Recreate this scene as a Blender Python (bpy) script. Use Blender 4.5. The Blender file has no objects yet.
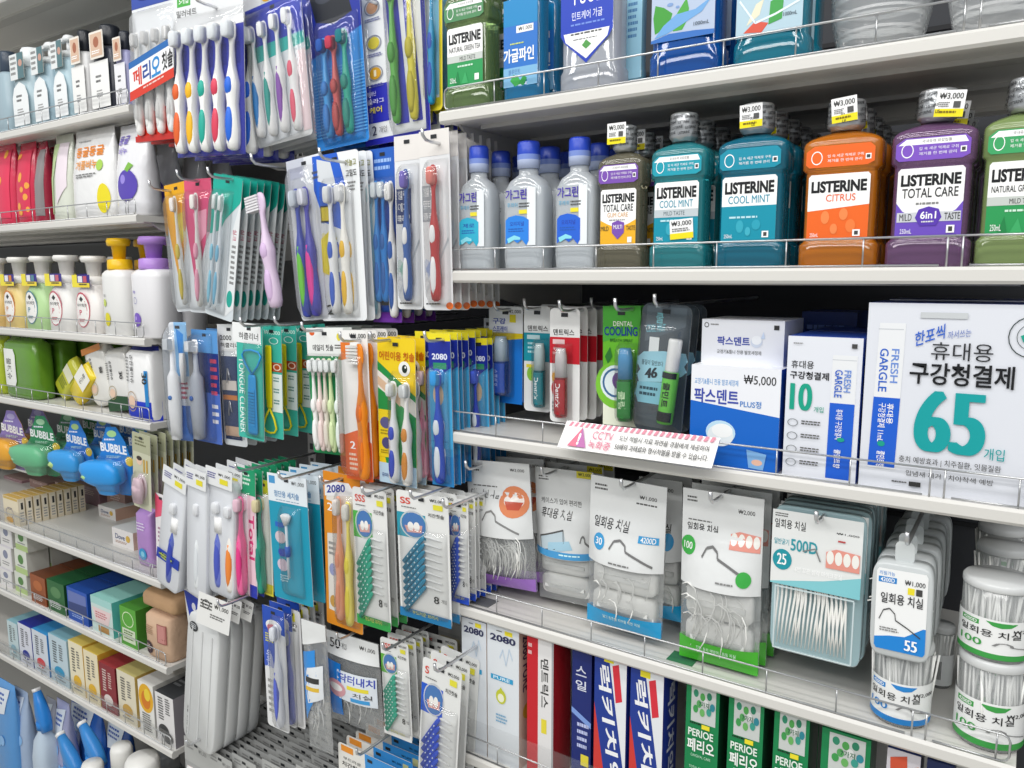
import bpy, math, random
from mathutils import Vector, Matrix
# ---------------------------------------------------------------- camera, world, lights
sc = bpy.context.scene
U, CZ = 0.8, 1.3                                   # metres per solver unit, eye height
F, YAW, PITCH, ROLL = 772.7, math.radians(33.90), math.radians(7.85), math.radians(-0.10)
def cam_axes():
    cy, sy, cp, sp = math.cos(YAW), math.sin(YAW), math.cos(PITCH), math.sin(PITCH)
    f = Vector((-sy*cp, cy*cp, -sp)); r = Vector((cy, sy, 0)); u = r.cross(f)
    c, s = math.cos(ROLL), math.sin(ROLL)
    return c*r + s*u, -s*r + c*u, f
CR, CU, CF = cam_axes()
CAM = Vector((0, -U, CZ))
cd = bpy.data.cameras.new('camera'); co = bpy.data.objects.new('camera', cd); sc.collection.objects.link(co)
M = Matrix((CR, CU, -CF)).transposed().to_4x4(); M.translation = CAM; co.matrix_world = M
cd.sensor_width = 36; cd.lens = F*36/1024; cd.clip_start = 0.05; sc.camera = co
w = bpy.data.worlds.new('shop_air'); sc.world = w; w.use_nodes = True
w.node_tree.nodes['Background'].inputs[0].default_value = (0.93, 0.97, 1.0, 1)
w.node_tree.nodes['Background'].inputs[1].default_value = 0.62
def area(name, loc, rot, sx, sy, e, col=(1, .985, .96)):
    l = bpy.data.lights.new(name, 'AREA'); l.shape = 'RECTANGLE'; l.size = sx; l.size_y = sy; l.energy = e; l.color = col
    o = bpy.data.objects.new(name, l); sc.collection.objects.link(o); o.location = loc; o.rotation_euler = rot
area('ceiling_tube_light', (-0.4, -0.75, 2.75), (0, 0, 0), 4.2, 0.16, 30)
area('ceiling_tube_light', (-0.4, -1.5, 2.75), (math.radians(12), 0, 0), 4.2, 0.16, 34)
area('ceiling_tube_light', (-0.4, -2.6, 2.75), (math.radians(30), 0, 0), 4.2, 0.3, 46)
vs = sc.view_settings; vs.view_transform = 'Standard'; vs.look = 'None'; vs.gamma = 1; vs.use_curve_mapping = False
vs.exposure = -0.33
sc.cycles.max_bounces = 10; sc.cycles.transparent_max_bounces = 40; sc.cycles.transmission_bounces = 8
sc.cycles.caustics_reflective = False; sc.cycles.caustics_refractive = False
C = sc.collection
R_ = random.Random(7)
# ---------------------------------------------------------------- picture -> place
def proj(P):
    d = P - CAM; z = d.dot(CF)
    return (512 + F*d.dot(CR)/z, 384 - F*d.dot(CU)/z)
def pt(px, py, Y=0.0):
    d = CF*F + CR*(px-512) + CU*(384-py)
    return CAM + d*((Y+U)/d.y)
def slide(P, D, axis, val):
    """how far along D from P the picture coordinate (0 = x, 1 = y) reaches val"""
    A = CR if axis == 0 else -CU
    k = (val-(512 if axis == 0 else 384))/F
    n = A - CF*k
    return -(P-CAM).dot(n)/D.dot(n)
def on_shelf(px, Z, Y):                            # X of the shelf point under picture column px
    P = Vector((0, Y, Z)); D = Vector((1, 0, 0))
    return P + D*slide(P, D, 0, px)
def hang_frame(q, Y, yaw=0.0, xb=None, swing=True, pitch=0.0):
    """a hanging thing: top left corner of the picture box q at depth Y, turned by yaw; returns base matrix, width, height"""
    x0, y0, x1, y1 = q; P = pt(x0, y0, Y); a = math.radians(yaw); pi = math.radians(pitch)
    xb = x0 if xb is None else xb
    e = Vector((math.cos(a), math.sin(a), 0)); z0 = Vector((0, 0, 1)); b = Vector((-math.sin(a), math.cos(a), 0))
    z0 = z0*math.cos(pi) + b*math.sin(pi); b = e.cross(z0)*-1
    b = z0.cross(e)
    def ax(l):
        return e*math.cos(l)+z0*math.sin(l), z0*math.cos(l)-e*math.sin(l)
    def err(l):
        ex, ez = ax(l); h = slide(P, -ez, 1, y1); return proj(P-ez*h)[0]-xb
    l0, l1 = 0.0, 0.02; f0, f1 = err(l0), err(l1)
    for _ in range(8 if swing else 0):
        if abs(f1-f0) < 1e-9: break
        l2 = l1-f1*(l1-l0)/(f1-f0); l0, f0 = l1, f1; l1 = max(-.5, min(.5, l2)); f1 = err(l1)
    if not swing: l1 = 0.0
    ex, ez = ax(l1); w_ = slide(P, ex, 0, x1); h_ = slide(P, -ez, 1, y1)
    ey = ez.cross(ex)
    m = Matrix((ex, ey, ez)).transposed().to_4x4(); m.translation = P+ex*w_/2-ez*h_
    return m, w_, h_
def stand_frame(x0, x1, ytop, Z, Y, yaw=0.0):
    """a standing thing: left bottom corner under picture column x0 at depth Y on a shelf top Z"""
    P = on_shelf(x0, Z, Y); a = math.radians(yaw); e = Vector((math.cos(a), math.sin(a), 0))
    w_ = slide(P, e, 0, x1); h_ = slide(P+e*w_/2, Vector((0, 0, 1)), 1, ytop)
    m = Matrix.Rotation(a, 4, 'Z'); m.translation = P+e*w_/2
    return m, w_, h_
# ---------------------------------------------------------------- colours and materials
def rgb(h):
    if isinstance(h, tuple): return h
    h = h.lstrip('#')
    if len(h) == 3: h = ''.join(c*2 for c in h)
    o = []
    for i in (0, 2, 4):
        c = int(h[i:i+2], 16)/255; o.append(c/12.92 if c <= .04045 else ((c+.055)/1.055)**2.4)
    return (*o, 1)
def mat(name, rough=.4, metal=0., trans=0., ior=1.45, coat=0., bump=0., scale=60., spec=.5, sheen=0., film=None, sss=0.):
    m = bpy.data.materials.new(name); m.use_nodes = True; nt = m.node_tree; N = nt.nodes; L = nt.links
    b = N['Principled BSDF']; out = N['Material Output']
    at = N.new('ShaderNodeAttribute'); at.attribute_name = 'Col'
    b.inputs['Roughness'].default_value = rough; b.inputs['Metallic'].default_value = metal
    b.inputs['Transmission Weight'].default_value = trans; b.inputs['IOR'].default_value = ior
    b.inputs['Coat Weight'].default_value = coat; b.inputs['Coat Roughness'].default_value = .05
    b.inputs['Specular IOR Level'].default_value = spec
    L.new(at.outputs['Color'], b.inputs['Base Color'])
    nb = None
    if bump:
        tc = N.new('ShaderNodeTexCoord'); nz = N.new('ShaderNodeTexNoise'); nz.inputs['Scale'].default_value = scale
        nz.inputs['Detail'].default_value = 3; nb = N.new('ShaderNodeBump'); nb.inputs['Strength'].default_value = bump
        nb.inputs['Distance'].default_value = .004
        L.new(tc.outputs['Object'], nz.inputs['Vector']); L.new(nz.outputs['Fac'], nb.inputs['Height']); L.new(nb.outputs['Normal'], b.inputs['Normal'])
    if film is not None:                           # thin clear film: lets light straight through, mirrors a little
        body, gl, gmax = film if len(film) == 3 else (*film, .6)
        tr = N.new('ShaderNodeBsdfTransparent'); g = N.new('ShaderNodeBsdfGlossy'); g.inputs['Roughness'].default_value = rough
        lw = N.new('ShaderNodeLayerWeight'); lw.inputs['Blend'].default_value = .2
        mp = N.new('ShaderNodeMapRange'); mp.inputs['To Min'].default_value = gl; mp.inputs['To Max'].default_value = gmax
        m1 = N.new('ShaderNodeMixShader'); m2 = N.new('ShaderNodeMixShader'); d0 = N.new('ShaderNodeBsdfDiffuse'); t0 = N.new('ShaderNodeBsdfTranslucent'); df = N.new('ShaderNodeMixShader')
        L.new(at.outputs['Color'], d0.inputs['Color']); L.new(at.outputs['Color'], t0.inputs['Color']); df.inputs[0].default_value = .12; m1.inputs[0].default_value = body
        L.new(d0.outputs[0], df.inputs[1]); L.new(t0.outputs[0], df.inputs[2])
        L.new(tr.outputs[0], m1.inputs[1]); L.new(df.outputs[0], m1.inputs[2])
        L.new(lw.outputs['Fresnel'], mp.inputs['Value']); L.new(mp.outputs[0], m2.inputs[0])
        L.new(m1.outputs[0], m2.inputs[1]); L.new(g.outputs[0], m2.inputs[2]); L.new(m2.outputs[0], out.inputs['Surface'])
        if nb:
            L.new(nb.outputs['Normal'], g.inputs['Normal']); L.new(nb.outputs['Normal'], lw.inputs['Normal'])
    return m
PAPER = mat('coated_card', .38, spec=.45)
MATTE = mat('matte_surface', .65)
ENAMEL = mat('white_enamelled_steel', .32, bump=.02, scale=25)
PLASTIC = mat('moulded_plastic', .28)
RUBBER = mat('soft_grip', .5)
BRISTLE = mat('nylon_bristle', .75, bump=.6, scale=900)
METAL = mat('zinc_wire', .3, metal=.85)
BLISTER = mat('clear_blister', .07, film=(.02, .045), bump=.12, scale=45)
BAGFILM = mat('clear_bag_film', .12, film=(.2, .07), bump=.9, scale=38)
FOIL = mat('printed_pouch_film', .2, coat=.3, bump=.55, scale=24)
JARFILM = mat('clear_jar_plastic', .12, film=(.3, .06), bump=.2, scale=14)
FROST = mat('frosted_clear_plastic', .22, film=(.84, .05), bump=.1, scale=30)
KRAFT = mat('crumpled_kraft_paper', .75, bump=1.0, scale=30)
LIQUID = mat('tinted_liquid_bottle', .05, trans=.55, ior=1.38, coat=.7, bump=.06, scale=14)
CLEAR = mat('clear_liquid_bottle', .05, film=(.48, .08), bump=.15, scale=20)
ACRYLIC = mat('clear_acrylic', .04, film=(.03, .03, .14))
CAPFILM = mat('silver_shrink_seal', .22, metal=.55, bump=.5, scale=80)
# ---------------------------------------------------------------- mesh builder
class MB:
    def __init__(s): s.v, s.f, s.c, s.s = [], [], [], []
    def add(s, V, Fc, col, sm=False):
        o = len(s.v); s.v += V; s.f += [tuple(i+o for i in f) for f in Fc]
        if isinstance(col, list): s.c += col
        else: s.c += [rgb(col)]*len(Fc)
        s.s += [sm]*len(Fc); return s
    def box(s, x0, x1, y0, y1, z0, z1, col='#fff', cols=None):
        V = [(x, y, z) for z in (z0, z1) for y in (y0, y1) for x in (x0, x1)]
        Fc = [(0, 1, 5, 4), (1, 3, 7, 5), (3, 2, 6, 7), (2, 0, 4, 6), (4, 5, 7, 6), (0, 2, 3, 1)]   # front right back left top bottom
        return s.add(V, Fc, [rgb(c) for c in cols] if cols else col)
    def loft(s, secs, col='#fff', n=20, sm=True, caps=True, axis='z'):
        """secs: (z, half x, half y, exponent[, cx, cy[, colour]])"""
        V, Fc, cc = [], [], []
        for q in secs:
            z, a, b, p = q[:4]; cx, cy = (q[4], q[5]) if len(q) > 5 else (0, 0)
            for i in range(n):
                t = 2*math.pi*(i+.5)/n; c_, s_ = math.cos(t), math.sin(t)
                x = cx+a*math.copysign(abs(c_)**(2/p), c_); y = cy+b*math.copysign(abs(s_)**(2/p), s_)
                V.append((x, y, z) if axis == 'z' else (x, -z, y) if axis == 'y' else (x, z, y) if axis == 'Y' else (z, x, y))
        for k in range(len(secs)-1):
            c1 = rgb(secs[k][6]) if len(secs[k]) > 6 else rgb(col)
            for i in range(n):
                j = (i+1) % n; Fc.append((k*n+i, k*n+j, (k+1)*n+j, (k+1)*n+i)); cc.append(c1)
        if caps:
            Fc.append(tuple(range(n-1, -1, -1))); cc.append(cc[0]); Fc.append(tuple((len(secs)-1)*n+i for i in range(n))); cc.append(cc[-2])
        return s.add(V, Fc, cc, sm)
    def tube(s, pts, r, col='#fff', n=6, flat=1.0):
        pts = [Vector(p) for p in pts]; V, Fc = [], []; prev = None
        for i, p in enumerate(pts):
            d = (pts[min(i+1, len(pts)-1)]-pts[max(i-1, 0)]).normalized()
            if prev is None: a = d.orthogonal().normalized()
            else: a = (prev-d*prev.dot(d)).normalized()
            prev = a; b = d.cross(a); rr = r[i] if isinstance(r, (list, tuple)) else r
            for k in range(n):
                t = 2*math.pi*k/n; V.append(tuple(p+a*rr*math.cos(t)+b*rr*flat*math.sin(t)))
        for i in range(len(pts)-1):
            for k in range(n): Fc.append((i*n+k, i*n+(k+1) % n, (i+1)*n+(k+1) % n, (i+1)*n+k))
        Fc += [tuple(range(n-1, -1, -1)), tuple((len(pts)-1)*n+k for k in range(n))]
        return s.add(V, Fc, col, True)
    def prism(s, poly, y0, y1, col='#fff', side=None):
        n = len(poly); V = [(x, y0, z) for x, z in poly]+[(x, y1, z) for x, z in poly]
        Fc = [tuple(range(n)), tuple(range(2*n-1, n-1, -1))]+[(i, i+n, (i+1) % n+n, (i+1) % n) for i in range(n)]
        return s.add(V, Fc, [rgb(col)]*2+[rgb(side or col)]*n)
    def surf(s, S, u0, v0, u1, v1, nu, nv, col, n=0., sm=True, back=False):
        V = [tuple(S(u0+(u1-u0)*i/nu, v0+(v1-v0)*j/nv, n)) for j in range(nv+1) for i in range(nu+1)]
        Fc = [(j*(nu+1)+i, (j+1)*(nu+1)+i, (j+1)*(nu+1)+i+1, j*(nu+1)+i+1) for j in range(nv) for i in range(nu)]
        if back: Fc = [f[::-1] for f in Fc]
        return s.add(V, Fc, col, sm)
    def data(s, name, m):
        me = bpy.data.meshes.new(name); me.from_pydata(s.v, [], s.f)
        me.polygons.foreach_set('use_smooth', s.s)
        a = me.color_attributes.new('Col', 'FLOAT_COLOR', 'CORNER'); buf = []
        for p, c in zip(me.polygons, s.c): buf.extend(c*p.loop_total)
        a.data.foreach_set('color', buf); me.materials.append(m); me.update(); return me
def rrect(x0, z0, x1, z1, r, k=4):
    P = []
    for cx, cz, a0 in ((x1-r, z0+r, -90), (x1-r, z1-r, 0), (x0+r, z1-r, 90), (x0+r, z0+r, 180)):
        for i in range(k+1):
            a = math.radians(a0+90*i/k); P.append((cx+r*math.cos(a), cz+r*math.sin(a)))
    return P
# ---------------------------------------------------------------- printing: flat shapes and lettering laid on a surface
_tx = {}; _tw = []
def text_geo(body, bold):
    k = (body, bold)
    if k not in _tx:
        if not _tw:
            c = bpy.data.curves.new('lettering', 'FONT'); c.size = 1; c.resolution_u = 3; _tw.extend((c, bpy.data.objects.new('lettering', c)))
        c, o = _tw; c.body = body; c.resolution_u = 9 if len(body) <= 2 else 3; c.offset = bold; m = o.to_mesh()
        V = [(v.co.x, v.co.y) for v in m.vertices]; Fc = [tuple(p.vertices) for p in m.polygons]
        o.to_mesh_clear()
        if V:
            a, b = min(v[0] for v in V), max(v[0] for v in V); c0, d = min(v[1] for v in V), max(v[1] for v in V)
            V = [((x-a)/(b-a or 1), (d-y)/(d-c0 or 1)) for x, y in V]
        _tx[k] = (V, Fc)
    return _tx[k]
LAY = 0.00007
def flat(W, H, y=0.0):
    return lambda u, v, n: ((u-.5)*W, y-n, H*(1-v))
def ring(W, H, rad, y=0.0):                        # label wrapped round an upright cylinder of radius rad, centred on its axis
    def S(u, v, n):
        a = (u-.5)*W/rad; r = rad+n
        return (r*math.sin(a), y-r*math.cos(a), H*(1-v))
    return S
def put(mb, S, ops, cell=0, n0=0.00025):
    """ops in surface coordinates, u to the right and v downward, 0..1"""
    n = n0
    for o in ops:
        k = o[0]; n += LAY
        if k == 'R':
            _, x0, y0, x1, y1, col = o
            nu = max(1, int(abs(x1-x0)*cell+.999)) if cell else 1; nv = max(1, int(abs(y1-y0)*cell+.999)) if cell else 1
            mb.surf(S, x0, y0, x1, y1, nu, nv, col, n, bool(cell))
        elif k in 'PE' and cell:                   # filled shape in rings, so that it follows a curved surface
            if k == 'E': Q = [(o[1]+o[3]*math.cos(.314*i), o[2]-o[4]*math.sin(.314*i)) for i in range(20)]; col = o[5]
            else:
                Q = []; col = o[2]
                for (xa, ya), (xb_, yb) in zip(o[1], o[1][1:]+o[1][:1]): Q += [(xa+(xb_-xa)*t/4, ya+(yb-ya)*t/4) for t in range(4)]
                if sum(a[0]*b[1]-b[0]*a[1] for a, b in zip(Q, Q[1:]+Q[:1])) > 0: Q.reverse()
            m = len(Q); cx = sum(q[0] for q in Q)/m; cy = sum(q[1] for q in Q)/m; V = [tuple(S(cx+(x-cx)*f, cy+(y-cy)*f, n)) for f in (1, .66, .33) for x, y in Q]+[tuple(S(cx, cy, n))]
            mb.add(V, [(r*m+i, r*m+(i+1) % m, (r+1)*m+(i+1) % m, (r+1)*m+i) for r in (0, 1) for i in range(m)]+[(2*m+i, 2*m+(i+1) % m, 3*m) for i in range(m)], col, True)
        elif k == 'P':
            mb.add([tuple(S(x, y, n)) for x, y in o[1]], [tuple(range(len(o[1])))[::-1]], o[2])
        elif k in 'EG':
            cx, cy, rx, ry, col = o[1:6]; m = 20; P = [(cx+rx*math.cos(2*math.pi*i/m), cy-ry*math.sin(2*math.pi*i/m)) for i in range(m)]
            if k == 'E': mb.add([tuple(S(x, y, n)) for x, y in P], [tuple(range(m))], col)
            else:
                t = o[6]; Q = [(cx+(x-cx)*(1-t), cy+(y-cy)*(1-t)) for x, y in P]
                mb.add([tuple(S(x, y, n)) for x, y in P+Q], [(i, (i+1) % m, (i+1) % m+m, i+m) for i in range(m)], col)
        elif k == 'L':                             # a thin line through points
            pts, t, col = o[1:4]; asp = o[4] if len(o) > 4 else 1
            if cell: pts = [(xa+(xb-xa)*t/8, ya+(yb-ya)*t/8) for (xa, ya), (xb, yb) in zip(pts, pts[1:]) for t in range(8)]+[pts[-1]]
            for (xa, ya), (xb, yb) in zip(pts, pts[1:]):
                dx, dy = xb-xa, (yb-ya)*asp; l = math.hypot(dx, dy) or 1; px, py = -dy/l*t, dx/l*t/asp
                mb.add([tuple(S(*p, n)) for p in ((xa+px, ya+py), (xb+px, yb+py), (xb-px, yb-py), (xa-px, ya-py))], [(0, 1, 2, 3)], col)
        elif k in 'TDV':                           # T across, D reading downwards, V reading upwards
            _, body, x0, y0, x1, y1, col = o[:7]; bold = o[7] if len(o) > 7 else 0; bold = bold*.3 if '₩' in body else bold*1.7 if body == 'LISTERINE' else min(2.0, bold) if max(map(ord, body)) > 0x3000 else bold*1.15; sk = o[8] if len(o) > 8 else 0
            fake = bold*1.7 if body.isdigit() and len(body) < 4 else bold if set(body) & set('MWV₩') and max(map(ord, body)) < 0xAC00 else 0
            V, Fc = text_geo(body, 0 if fake else bold*.011)
            m_ = (3 if fake < 2.5 else 7) if fake else 1; e_ = .05*fake/len(body)/m_; V0 = V
            for q_ in range(m_):
              V = [(a*(1-(m_-1)*e_)+q_*e_, b) for a, b in V0]; n += LAY*.4*(q_ > 0)
              if k == 'T': W_ = [(x0+(x1-x0)*a+sk*(1-b)*(y1-y0)*0, y0+(y1-y0)*b+sk*(a-.5)) for a, b in V]
              elif k == 'D': W_ = [(x1-(x1-x0)*b+sk*a, y0+(y1-y0)*a) for a, b in V]
              else: W_ = [(x0+(x1-x0)*b, y1-(y1-y0)*a) for a, b in V]
              mb.add([tuple(S(x, y, n)) for x, y in W_], Fc, col)
        elif k == 'M':                             # rows of print too small to read
            _, x0, y0, x1, y1, rows, col = o; rr = random.Random(int(x0*999)+rows); h = (y1-y0)/rows
            for i in range(rows):
                x = x0; end = x1-(x1-x0)*rr.random()*.25
                while x < end:
                    w_ = (x1-x0)*rr.uniform(.07, .2); x2 = min(x+w_, end)
                    mb.add([tuple(S(a, b, n)) for a, b in ((x, y0+h*i), (x, y0+h*(i+.5)), (x2, y0+h*(i+.5)), (x2, y0+h*i))], [(0, 1, 2, 3)], col); x = x2+(x1-x0)*.03
# ---------------------------------------------------------------- things and parts
LABELS = {}
def thing(name, label, cat, m, group=None, kind=None):
    o = bpy.data.objects.new(name, None); C.objects.link(o); o.empty_display_size = .02; o.matrix_world = m
    o['label'] = label; o['category'] = cat
    if group: o['group'] = group
    if kind: o['kind'] = kind
    return o
def part(name, mb, m, parent, label=None, loc=None, rot=None, kind=None):
    me = mb.data(name, m) if isinstance(mb, MB) else mb
    o = bpy.data.objects.new(name, me); C.objects.link(o)
    if parent is not None: o.parent = parent
    if loc: o.location = loc
    if rot: o.rotation_euler = rot
    if label: o['label'] = label
    if kind: o['kind'] = kind
    return o
def solo(name, mb, m, label, cat, M4, group=None):
    o = part(name, mb, m, None); o.matrix_world = M4; o['label'] = label; o['category'] = cat
    if group: o['group'] = group
    return o
def short_of(s, room=12):
    while len(s.split()) > room:
        k = max(s.rfind(t) for t in (', ', ' beside ', ' between ', ' at the ', ' with ', ' on the ', ' of its ', ' and '))
        if k < 12: break
        s = s[:k]
    return s
def dup(root, off, label, group=None, turn=0.0):
    """a copy of a thing with copies of its parts and sub-parts, moved by off"""
    a_, c_, b_ = label.rpartition(', ')
    r = root.copy(); C.objects.link(r); r['label'] = short_of(a_, 16-len(b_.split()))+', '+b_
    if group: r['group'] = group; root['group'] = group
    m = root.matrix_world.copy() if root.data is None else root.matrix_world.copy()
    t = m.translation + Vector(off); m = m @ Matrix.Rotation(turn, 4, 'Z'); m.translation = t; r.matrix_world = m
    for ch in KIDS.get(root.name, []):
        c = ch.copy(); C.objects.link(c); c.parent = r
        for g in KIDS.get(ch.name, []):
            d = g.copy(); C.objects.link(d); d.parent = c
    return r
KIDS = {}
_p0 = part
def part(name, mb, m, parent, **k):
    o = _p0(name, mb, m, parent, **k)
    if parent is not None: KIDS.setdefault(parent.name, []).append(o)
    return o
ORD = ['', 'second', 'third', 'fourth', 'fifth', 'sixth', 'seventh', 'eighth', 'ninth', 'tenth', 'eleventh', 'twelfth', 'thirteenth', 'fourteenth', 'fifteenth', 'sixteenth']
def row_back(root, n, dy, what, group, where='on its hook', jx=.002, jz=.0015):
    for k in range(1, n+1):
        dup(root, (R_.uniform(-jx, jx), dy*k, R_.uniform(-jz, jz) if 'hook' in where else 0), f'{what}, {ORD[k]} {where}', group, R_.uniform(-.03, .03))
# ---------------------------------------------------------------- the setting
def struct(name, mb, m):
    o = part(name, mb, m, None); o['kind'] = 'structure'; return o
XR, XJ, XE, XL = -.8117*U, -.0775*U, None, -1.690*U
SR = [CZ+z*U for z in (.2632, .0111, -.2560, -.5591, -.8325)]
SL = [CZ+z*U for z in (.3813, .1426, -.1375, -.3361, -.7231, -.9432, -1.1657)]
LIP = .0155
XE = on_shelf(1016, SR[3], 0).x
DEP = .36
struct('floor', MB().box(-5, 3, -5, 2, -.05, 0, '#b9b6ae'), MATTE)
struct('wall_back', MB().box(-4.2, 1.2, .46, .5, 0, 2.6, '#4a4c50'), MATTE)
def panel(name, x0, x1, col, y=.40):
    mb = MB().box(x0, x1, y, y+.02, .15, 2.3, col)
    for k in range(9):                             # slots between the panels
        z = .3+k*.22; mb.box(x0, x1, y-.003, y, z, z+.006, '#15161a')
    return mb
M0 = Matrix.Identity(4)
solo('back_panel', panel('p', XR-.02, .9, '#33353a'), MATTE, 'dark grey back panel behind the mouthwash and floss shelves', 'panel', M0)
solo('back_panel', panel('p', XL+.02, XR-.03, '#17181f'), MATTE, 'near-black back panel that the toothbrush hooks are fixed to', 'panel', M0)
solo('back_panel', panel('p', -4.1, XL+.01, '#6c6d6e'), MATTE, 'mid grey back panel behind the hand soap and wet wipe shelves', 'panel', M0)
for x, d in ((XR-.025, 'between the toothbrush hooks and the mouthwash shelves'), (XL+.012, 'between the hand soap shelves and the toothbrush hooks')):
    mb = MB().box(x-.008, x+.016, .372, .40, .1, 2.3, '#9a9a98')
    for k in range(60): mb.box(x-.001, x+.009, .3712, .3722, .2+k*.034, .214+k*.034, '#202124')
    solo('upright_post', mb, ENAMEL, 'slotted grey steel upright '+d, 'post', M0)
def shelf(label, x0, x1, Z, posts, front=0.0, dep=DEP, guard=None, seam=None, rail=.0275, caps=(True, True)):
    o = thing('display_shelf', label, 'shelf', Matrix.Translation((x0, front, Z)))
    L_ = x1-x0; mb = MB()
    poly = [(.0, -LIP), (.0, 0), (.0, 0)]
    prof = [(.0025, -LIP), (.0, -LIP+.003), (.0, -.003), (.003, 0), (.006, -.0002), (.008, -.0012), (dep, -.0012), (dep, -.0125), (.014, -.0125), (.014, -LIP)]
    V = [(x, y, z) for x in (0, L_) for y, z in prof]; n = len(prof)
    Fc = [tuple(range(n-1, -1, -1)), tuple(range(n, 2*n))]+[(i, (i+1) % n, (i+1) % n+n, i+n) for i in range(n)]
    mb.add(V, Fc, '#d9d7d2')
    part('board', mb, ENAMEL, o)
    und = MB()
    for y in (.05, .17, .30): und.box(.03, L_-.03, y, y+.025, -.0175, -.0124, '#c4c2bd')
    part('stiffener', und, ENAMEL, o)
    for bx in ((.006,) if seam else (.006, L_-.010)):
        und = MB(); V = [(bx+a, y, z) for a in (0, .004) for y, z in ((.03, -.012), (dep, -.012), (dep, -.075), (dep-.03, -.078), (.05, -.026))]
        und.add(V, [(0, 1, 2, 3, 4), (9, 8, 7, 6, 5)]+[(i, i+5, (i+1) % 5+5, (i+1) % 5) for i in range(5)], '#c2c0bc'); part('bracket', und, ENAMEL, o)
    # wire guard
    segs = [(0.006, (seam-x0-.006) if seam else L_-.006)]+([(seam-x0+.006, L_-.006)] if seam else [])
    for si, (a, b) in enumerate(segs):
        g = MB(); y = .004; r = .0011; top = rail; c = .006
        ra = (si == 0); rb = (si == len(segs)-1)
        pts = []
        if ra: pts += [(a+c, y, .0015), (a+c*.3, y, .0015+c*.3), (a, y, c+.001), (a, y, top-c), (a+c*.3, y, top-c*.3), (a+c, y, top)]
        else: pts += [(a-.006, y, top)]
        if rb: pts += [(b-c, y, top), (b-c*.3, y, top-c*.3), (b, y, top-c), (b, y, c+.001), (b-c*.3, y, .0015+c*.3), (b-c, y, .0015)]
        else: pts += [(b+.006, y, top)]
        g.tube(pts, r, '#c9cacb', 6); g.tube([(a+c, y, .0015), (b-c, y, .0015)], r, '#c9cacb', 6)
        if not ra: g.tube([(a, y, 0), (a, y, top)], r*.9, '#c9cacb', 5)
        if not rb: g.tube([(b, y, 0), (b, y, top)], r*.9, '#c9cacb', 5)
        for px in posts:
            if a+.01 < px-x0 < b-.01: g.tube([(px-x0, y, 0), (px-x0, y, top)], r*.8, '#bfc0c1', 5)
        part('wire_guard', g, METAL, o)
    if guard:
        g = MB().box(.008, L_-.01, .009, .0102, -.003, guard, '#e8eef0'); part('clear_guard', g, ACRYLIC, o, label='clear plastic strip behind the wire guard')
    return o
pa, pb = on_shelf(495, SR[3], 0).x, on_shelf(912, SR[3], 0).x; st = (pb-pa)/7
postsR = [pa+st*i for i in range(7)]+[XJ+st*.9]
postsL = [XL-.030, XL-.038]+[XL-.03-st*i for i in range(1, 16)]
for Z, lab, gd in zip(SR, ('white shelf carrying the large mouthwash bottles, top right', 'white shelf carrying the row of small mouthwash bottles with silver caps',
        'white shelf with the pink-striped notice clipped to its front', 'white shelf below the hanging floss bags, carrying round floss jars',
        'white shelf carrying the toothpaste cartons, bottom right'), (None, None, None, None, .05)):
    shelf(lab, XR, XE, Z, postsR, seam=XJ, guard=gd)
shelf('white shelf above the pale blue lotion bottles, cut by the frame top', -4.0, XL, pt(0, -6, 0).z, postsL)
for Z, lab, gd in zip(SL, ('white shelf of pale blue lotion bottles, top left', 'white shelf of soap refill pouches on the left', 'white shelf of foam hand soap bottles on the left',
        'white shelf of wet wipe packs on the left', 'half-empty white shelf of small cream soap cartons on the left', 'white shelf of kraft and green soap packs on the left', 'lowest left white shelf, holding upright soap cartons'), (None, None, None, None, .034, None, .03)):
    shelf(lab, -4.0, XL, Z, postsL, guard=gd)

_zs = pt(33, 470, .12)
shelf('short set-back white shelf behind the hanging bath bubble packs', -4.0, _zs.x, _zs.z, [], front=.12, dep=.24, rail=.004)
# ---------------------------------------------------------------- builders of goods
ROOTS = {}
def vs_(ops, k):
    r = []
    for o in ops:
        o = list(o)
        if o[0] in 'RTDVM': o[-5 if False else (2 if o[0] in 'RM' else 3)] *= k; o[4 if o[0] in 'RM' else 5] *= k
        elif o[0] in 'EG': o[2] *= k; o[4] *= k
        elif o[0] in 'PL': o[1] = [(x, y*k) for x, y in o[1]]
        r.append(tuple(o))
    return r
def carton(label, x0, x1, ytop, Z, Y, dep, front, cols=('#fff', '#eee', '#fff'), side=None, top=None, yaw=0, group=None, name='carton', cat='box', back=0, dy=None, gr=None):
    m, W, H = stand_frame(x0, x1, ytop, Z, Y, yaw)
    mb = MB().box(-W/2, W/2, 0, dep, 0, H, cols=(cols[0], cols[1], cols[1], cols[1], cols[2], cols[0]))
    put(mb, flat(W, H), front)
    if side: put(mb, lambda u, v, n: (W/2+n, u*dep, H*(1-v)), side)
    if top: put(mb, lambda u, v, n: ((u-.5)*W, (1-v)*dep, H+n), top)
    o = solo(name, mb, PAPER, label, cat, m, group)
    for k in range(1, back+1):
        o2 = dup(o, (R_.uniform(-.001, .001), (dep+.002 if dy is None else dy)*k, 0), f'{label}, {ORD[k]} in its row', gr or group)
    return o, W, H
def mat_scale(m, s): return m
_bm = {}
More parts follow.
